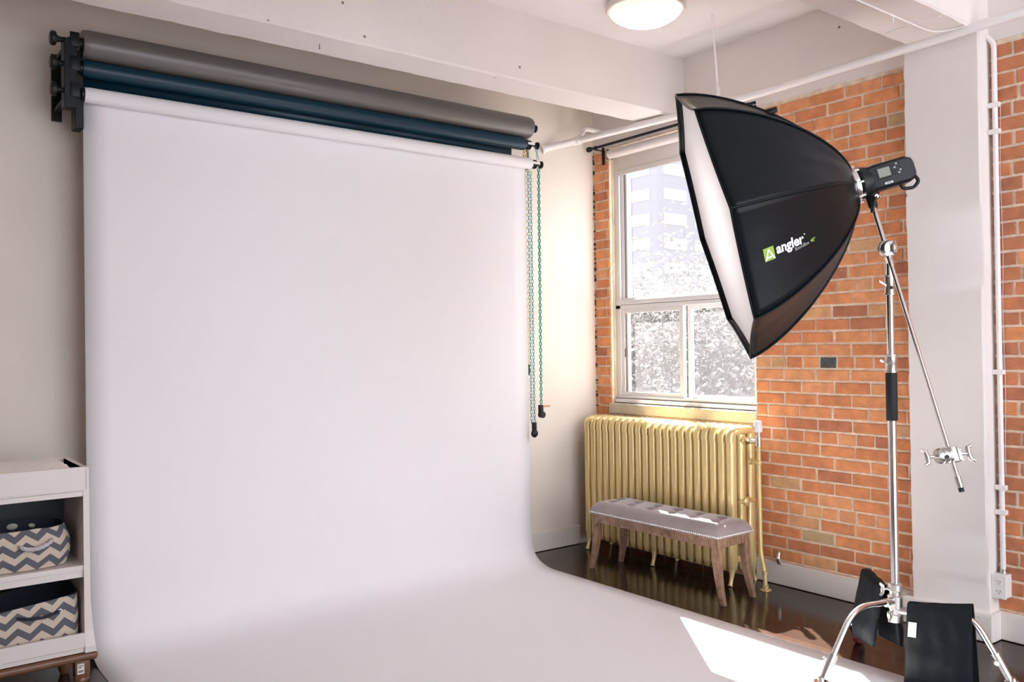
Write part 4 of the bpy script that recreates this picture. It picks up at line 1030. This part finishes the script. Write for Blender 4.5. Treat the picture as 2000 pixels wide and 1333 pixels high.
# writing on the panel
bv = BVHTree.FromObject if False else None
dg = bpy.context.evaluated_depsgraph_get()
allv = []; allf = []
for o in (panels[2], panels[1], panels[3]):
    off = len(allv); po = Vector(o['_o']); allv += [v.co+po for v in o.data.vertices]; allf += [[off+i for i in p.vertices] for p in o.data.polygons]
tree = BVHTree.FromPolygons(allv, allf)
def on_panel(px, py, lift=.0022):
    h_, n_, i_, d_ = tree.ray_cast(CP, ray(px, py).normalized())
    if h_ is None: return atd(px, py, 3.5)
    if n_.dot(CP-h_) < 0: n_ = -n_
    return h_+n_*lift
def text_mesh(body, bold=0, cell=None):
    cu = bpy.data.curves.new('t', 'FONT'); cu.body = body; cu.size = 1; cu.offset = bold; cu.resolution_u = 4
    ob_ = bpy.data.objects.new('t', cu); COL.objects.link(ob_); me = bpy.data.meshes.new_from_object(ob_.evaluated_get(bpy.context.evaluated_depsgraph_get()))
    bpy.data.objects.remove(ob_); bpy.data.curves.remove(cu); return me
def decal(name, me, org, ux, uy, mt, lift=.0022, sub=0):
    """lay flat 2-D letters on the fabric: org + x*ux + y*uy in the panel's own plane"""
    bm = bmesh.new(); bm.from_mesh(me)
    if sub: bmesh.ops.subdivide_edges(bm, edges=bm.edges, cuts=sub, use_grid_fill=True)
    for v in bm.verts: v.co = on_panel(org[0]+v.co.x*ux[0]+v.co.y*uy[0], org[1]+v.co.x*ux[1]+v.co.y*uy[1], lift)
    b2 = B(); b2.bm.free(); b2.bm = bm
    return b2.build(name, mt, panels[2], smooth=0)
# green square with a white A
sq = bpy.data.meshes.new('sq'); sq.from_pydata([(0, 0, 0), (1, 0, 0), (1, 1, 0), (0, 1, 0)], [], [(0, 1, 2, 3)])
decal('logo_square', sq, (1494.5, 512.5), (20.2, -8), (-5.2, -24.8), M['green'], .0018, 3)
am = bpy.data.meshes.new('am'); am.from_pydata([(0, 0, 0), (.20, .10, 0), (.47, .80, 0), (.50, 1.0, 0), (.40, .88, 0), (.98, .0, 0), (.78, .13, 0), (.56, .86, 0), (.27, .33, 0), (.68, .33, 0), (.73, .20, 0), (.22, .20, 0)], [], [(0, 1, 2, 4), (2, 3, 7), (4, 2, 3), (5, 6, 7), (8, 9, 10, 11), (5, 7, 3), (0, 4, 3)])
am = bpy.data.meshes.new('am2'); am.from_pydata([(0.02, 0.0, 0), (.22, .12, 0), (.50, .72, 0), (.42, .86, 0), (.54, .86, 0), (1.0, .02, 0), (.80, .10, 0), (.24, .18, 0), (.30, .32, 0), (.66, .32, 0), (.74, .18, 0)], [], [(0, 1, 2, 3), (3, 2, 4), (4, 2, 6, 5), (7, 10, 9, 8)])
decal('logo_letter', am, (1494.5, 512.5), (20.2, -8), (-5.2, -24.8), M['whitelogo'], .0026, 2)
tm = text_mesh('angler', .035); w_ = max(v.co.x for v in tm.vertices)
decal('lettering', tm, (1517, 495.8), (53.5/w_, -22.0/w_), (-4.2, -26.5), M['whitelogo'])
tm = text_mesh('BoomBox'); w_ = max(v.co.x for v in tm.vertices)
decal('lettering', tm, (1552.5, 490.5), (27.5/w_, -14.5/w_), (-2.0, -9.2), M['greylogo'])
tm = text_mesh('48"', .01); w_ = max(v.co.x for v in tm.vertices)
decal('lettering', tm, (1582.5, 474), (9.5/w_, -4.6/w_), (-1.8, -9.4), M['green'])
dot = bpy.data.meshes.new('dot'); dot.from_pydata([(math.cos(a), math.sin(a), 0) for a in [k*math.pi/4 for k in range(8)]], [], [tuple(range(8))])
decal('logo_dot', dot, (1570.2, 457.3), (1.3, 0), (0, 1.3), M['whitelogo'])

# ------------------------------------------------------------------ strobe head
fl = empty('studio_flash', APX-NB*.1, 'black battery studio flash with a small screen, plugged into the back of the softbox', 'flash')
AX = -NB; SD = -E1; UP = AX.cross(SD).normalized()
if UP.z < 0: UP = -UP
def FP(a, s, u): return APX+AX*a+SD*s+UP*u
FM = Matrix((AX, SD, UP)).transposed().to_4x4()
bb = B(); bb.lathe(FP(.018, 0, 0), AX, [(0, .045), (0, .066), (.008, .070), (.030, .066), (.052, .058), (.056, .050)], 36); bb.build('mount_collar', M['blackplastic'], fl)
bb = B()
sec = [(.055, .050, .052), (.085, .054, .056), (.215, .054, .056), (.243, .046, .044), (.250, .036, .034)]
rows = []
for a, hs, hu in sec:
    c_ = .012; rows.append([FP(a, s, u) for s, u in [(-hs+c_, -hu), (hs-c_, -hu), (hs, -hu+c_), (hs, hu-c_), (hs-c_, hu), (-hs+c_, hu), (-hs, hu-c_), (-hs, -hu+c_)]])
vv = bb.grid(rows, True); bb.bm.faces.new(vv[0]); bb.bm.faces.new(vv[-1]); bdy = bb.build('flash_body', M['blackplastic'], fl, smooth=25)
def side_box(nm, a0, a1, u0, u1, th, mt, par, bev=.001):
    bb = B(); bb.obox(Matrix.Translation(FP((a0+a1)/2, .054+th/2, (u0+u1)/2)) @ FM, (a1-a0, th, u1-u0), bev, 1); return bb.build(nm, mt, par, smooth=0)
side_box('screen_bezel', .085, .150, -.014, .038, .0012, M['blackmetal'], bdy)
side_box('screen', .092, .143, -.008, .032, .0020, M['lcd'], bdy)
side_box('name_plate', .108, .142, -.041, -.032, .0012, M['whitelogo'], bdy)
side_box('name_print', .113, .138, -.0385, -.0345, .0018, M['blackplastic'], bdy)
for i, (a, u) in enumerate([(.160, .034), (.173, .034), (.187, .034), (.163, .020), (.186, .018), (.163, .006), (.184, .004), (.163, -.008), (.176, -.006)]):
    bb = B(); bb.cyl(FP(a, .054, u), FP(a, .0565, u), .0042, n=10); bb.build('button', M['greylogo'] if i in (1, 3, 6, 8) else M['blackmetal'], bdy)
bb = B(); bb.obox(Matrix.Translation(FP(.10, 0, .058)) @ FM, (.06, .04, .004)); bb.build('top_plate', M['greylogo'], bdy, smooth=0)
bb = B(); hpts = [FP(.185, 0, -.052), FP(.190, 0, -.075), FP(.235, 0, -.082), FP(.262, 0, -.060), FP(.252, 0, -.032), FP(.235, 0, -.04)]
bb.tube(rounded(hpts, .012, 4), .0075, n=10); bb.build('handle', M['blackplastic'], fl, smooth=60)
# tilt bracket under the body, on the boom's stud
tp = FP(.078, .0, -.054)
bb = B(); bb.obox(Matrix.Translation((tp+H_)/2+Vector((0, 0, .012))) @ FM, (.034, .030, (tp-H_).length*.65), .004); bb.cyl(tp, tp.lerp(H_, .5), .017, n=16); bb.build('tilt_bracket', M['blackplastic'], fl)
bb = B(); bb.lathe(H_-BD*.045, BD, [(0, .012), (0, .020), (.006, .021), (.055, .019), (.062, .016)], 18); bb.build('stud_socket', M['blackplastic'], fl)
pv = tp.lerp(H_, .45)+SD*.016
bb = B(); bb.cyl(pv, pv+SD*.022, .008, n=12); bb.build('pivot_bolt', M['chrome'], fl)
bb = B(); s0 = pv+SD*.02; bb.tube([s0, s0+NB*.012-Vector((0, 0, .02)), s0+NB*.020-Vector((0, 0, .065))], [.005, .007, .008], n=10); bb.build('tilt_lever', M['blackplastic'], fl)

# ------------------------------------------------------------------ outside
GZ = -6.0
B().box((5.5, -60, GZ-.2), (220, 220, GZ)).build('street', M['street'], smooth=0); tag(bpy.data.objects['street'], kind='structure')
BC = atd(1283, 400, 100.0); BC.z = GZ
bd = empty('building', BC, 'tall pale grey office building with bands of windows beyond the tree', 'building')
va = Vector((math.cos(YAW-R(8)), math.sin(YAW-R(8)), 0)); ang = math.atan2(va.y, va.x)
rot = Matrix.Rotation(ang-R(45), 4, 'Z'); ex = rot @ Vector((1, 0, 0)); ey = rot @ Vector((0, 1, 0))   # the near corner points at us
def bp_(a, b_, z): return BC+ex*a*-0+ex*0+Vector((0, 0, z-GZ))+ex*a+ey*b_
W1 = 60
bb = B(); c0 = BC
pts = [c0, c0+ex*W1, c0+ex*W1+ey*W1, c0+ey*W1]; bb.prism([(p.x, p.y, GZ) for p in pts], (0, 0, 52)); bb.build('facade', M['concretebuild'], bd, smooth=0)
for fl_ in range(9):
    z = 18.8+(fl_-4)*2.95
    for dv, nv in ((ex, -ey), (ey, -ex)):
        for w_ in range(4):
            a = 1.1+w_*5.4
            bb = B(); p = c0+dv*a+nv*.06; q = c0+dv*(a+4.0)+nv*.06
            bb.prism([(p.x, p.y, z), (q.x, q.y, z), (q.x, q.y, z+1.35), (p.x, p.y, z+1.35)], -nv*.1)
            bb.build('window_band', M['buildglass'], bd, smooth=0)
def tree_(c, h, rad, n, label, seed):
    rnd = random.Random(seed); c = Vector(c)
    e = empty('tree', c, label, 'tree')
    bb = B(); bb.tube([c, c+Vector((.1, .05, h*.3)), c+Vector((-.1, .1, h*.62))], [.22, .17, .09], n=8)
    for k in range(14):
        a = rnd.uniform(0, 6.28); s0 = c+Vector((0, .03, h*rnd.uniform(.28, .6))); ln = rad*rnd.uniform(.5, .95)
        bb.tube([s0, s0+Vector((math.cos(a)*ln*.5, math.sin(a)*ln*.5, ln*.3)), s0+Vector((math.cos(a)*ln, math.sin(a)*ln, ln*.75))], [.07, .045, .015], n=6)
    bb.build('trunk', M['bark'], e, smooth=60)
    vs, fs = [], []
    cen = Vector((0, 0, h*.56))
    clumps = [cen+Vector((rnd.gauss(0, 1)*rad*.5, rnd.gauss(0, 1)*rad*.5, max(-1.6, min(1.0, rnd.gauss(0, 1)))*h*.15)) for _ in range(46)]
    for k in range(n):
        p = clumps[rnd.randrange(46)]+Vector((rnd.gauss(0, 1), rnd.gauss(0, 1), rnd.gauss(0, 1)))*rad*.24
        if p.z < .6: continue
        a = Vector((rnd.gauss(0, 1), rnd.gauss(0, 1), rnd.gauss(0, 1))).normalized(); b_ = a.orthogonal().normalized()*.045; a = a*.060; i = len(vs)
        vs += [p-a, p+b_*.8, p+a, p-b_*.8]; fs.append((i, i+1, i+2, i+3))
    me = bpy.data.meshes.new('foliage'); me.from_pydata(vs, [], fs); me.materials.append(M['leaf'])
    o = bpy.data.objects.new('foliage', me); COL.objects.link(o); o.parent = e; o['kind'] = 'stuff'
    return e
t1_ = atd(1350, 667, 17.0); tree_((t1_.x, t1_.y, GZ), 10.4, 3.4, 80000, 'pale yellow autumn tree filling most of the window view', 3)
t2_ = atd(1200, 667, 30.0); tree_((t2_.x, t2_.y, GZ), 11.5, 3.8, 46000, 'smaller pale tree partly hidden by the window frame, lower than the building', 5)

# ------------------------------------------------------------------ light
sun = bpy.data.lights.new('sun', 'SUN'); sun.energy = 21; sun.color = (1, .96, .91); sun.angle = R(.55)
so = bpy.data.objects.new('sun', sun); COL.objects.link(so)
so.rotation_euler = Vector((-.555, -.712, -1)).to_track_quat('-Z', 'Y').to_euler()
ml = bpy.data.lights.new('diffuser_fill', 'POINT'); ml.energy = 8; ml.color = (1, .93, .90); ml.shadow_soft_size = .05  # point light added inside the softbox to brighten its diffuser
mo = bpy.data.objects.new('diffuser_fill', ml); COL.objects.link(mo); mo.location = APX+NB*.12
w = bpy.data.worlds.new('sky'); SC.world = w; w.use_nodes = True; t = w.node_tree
bg = t.nodes['Background']; bg.inputs[0].default_value = (.91, .955, 1.05, 1)
wt = t.nodes.new('ShaderNodeTexCoord'); wd = t.nodes.new('ShaderNodeVectorMath'); wd.operation = 'DOT_PRODUCT'; wd.inputs[1].default_value = (.83, .55, 0)
L(t, wt.outputs['Generated'], wd.inputs[0]); wr = t.nodes.new('ShaderNodeMapRange')      # sky strength lowered towards the window so the wall beside it stays darker
wr.inputs['From Min'].default_value = -.3; wr.inputs['From Max'].default_value = .6; wr.inputs['To Min'].default_value = 1.3; wr.inputs['To Max'].default_value = .72
L(t, wd.outputs['Value'], wr.inputs['Value']); L(t, wr.outputs[0], bg.inputs[1])

SC.view_settings.view_transform = 'Standard'; SC.view_settings.look = 'None'; SC.view_settings.gamma = 1
SC.view_settings.exposure = 1.85; SC.view_settings.use_curve_mapping = False
SC.cycles.use_denoising = True
SC.cycles.max_bounces = 10; SC.cycles.diffuse_bounces = 6; SC.cycles.transparent_max_bounces = 12
SC.cycles.caustics_reflective = False; SC.cycles.caustics_refractive = False
SC.cycles.sample_clamp_indirect = 6
for o in bpy.data.objects:
    if '_o' in o: del o['_o']
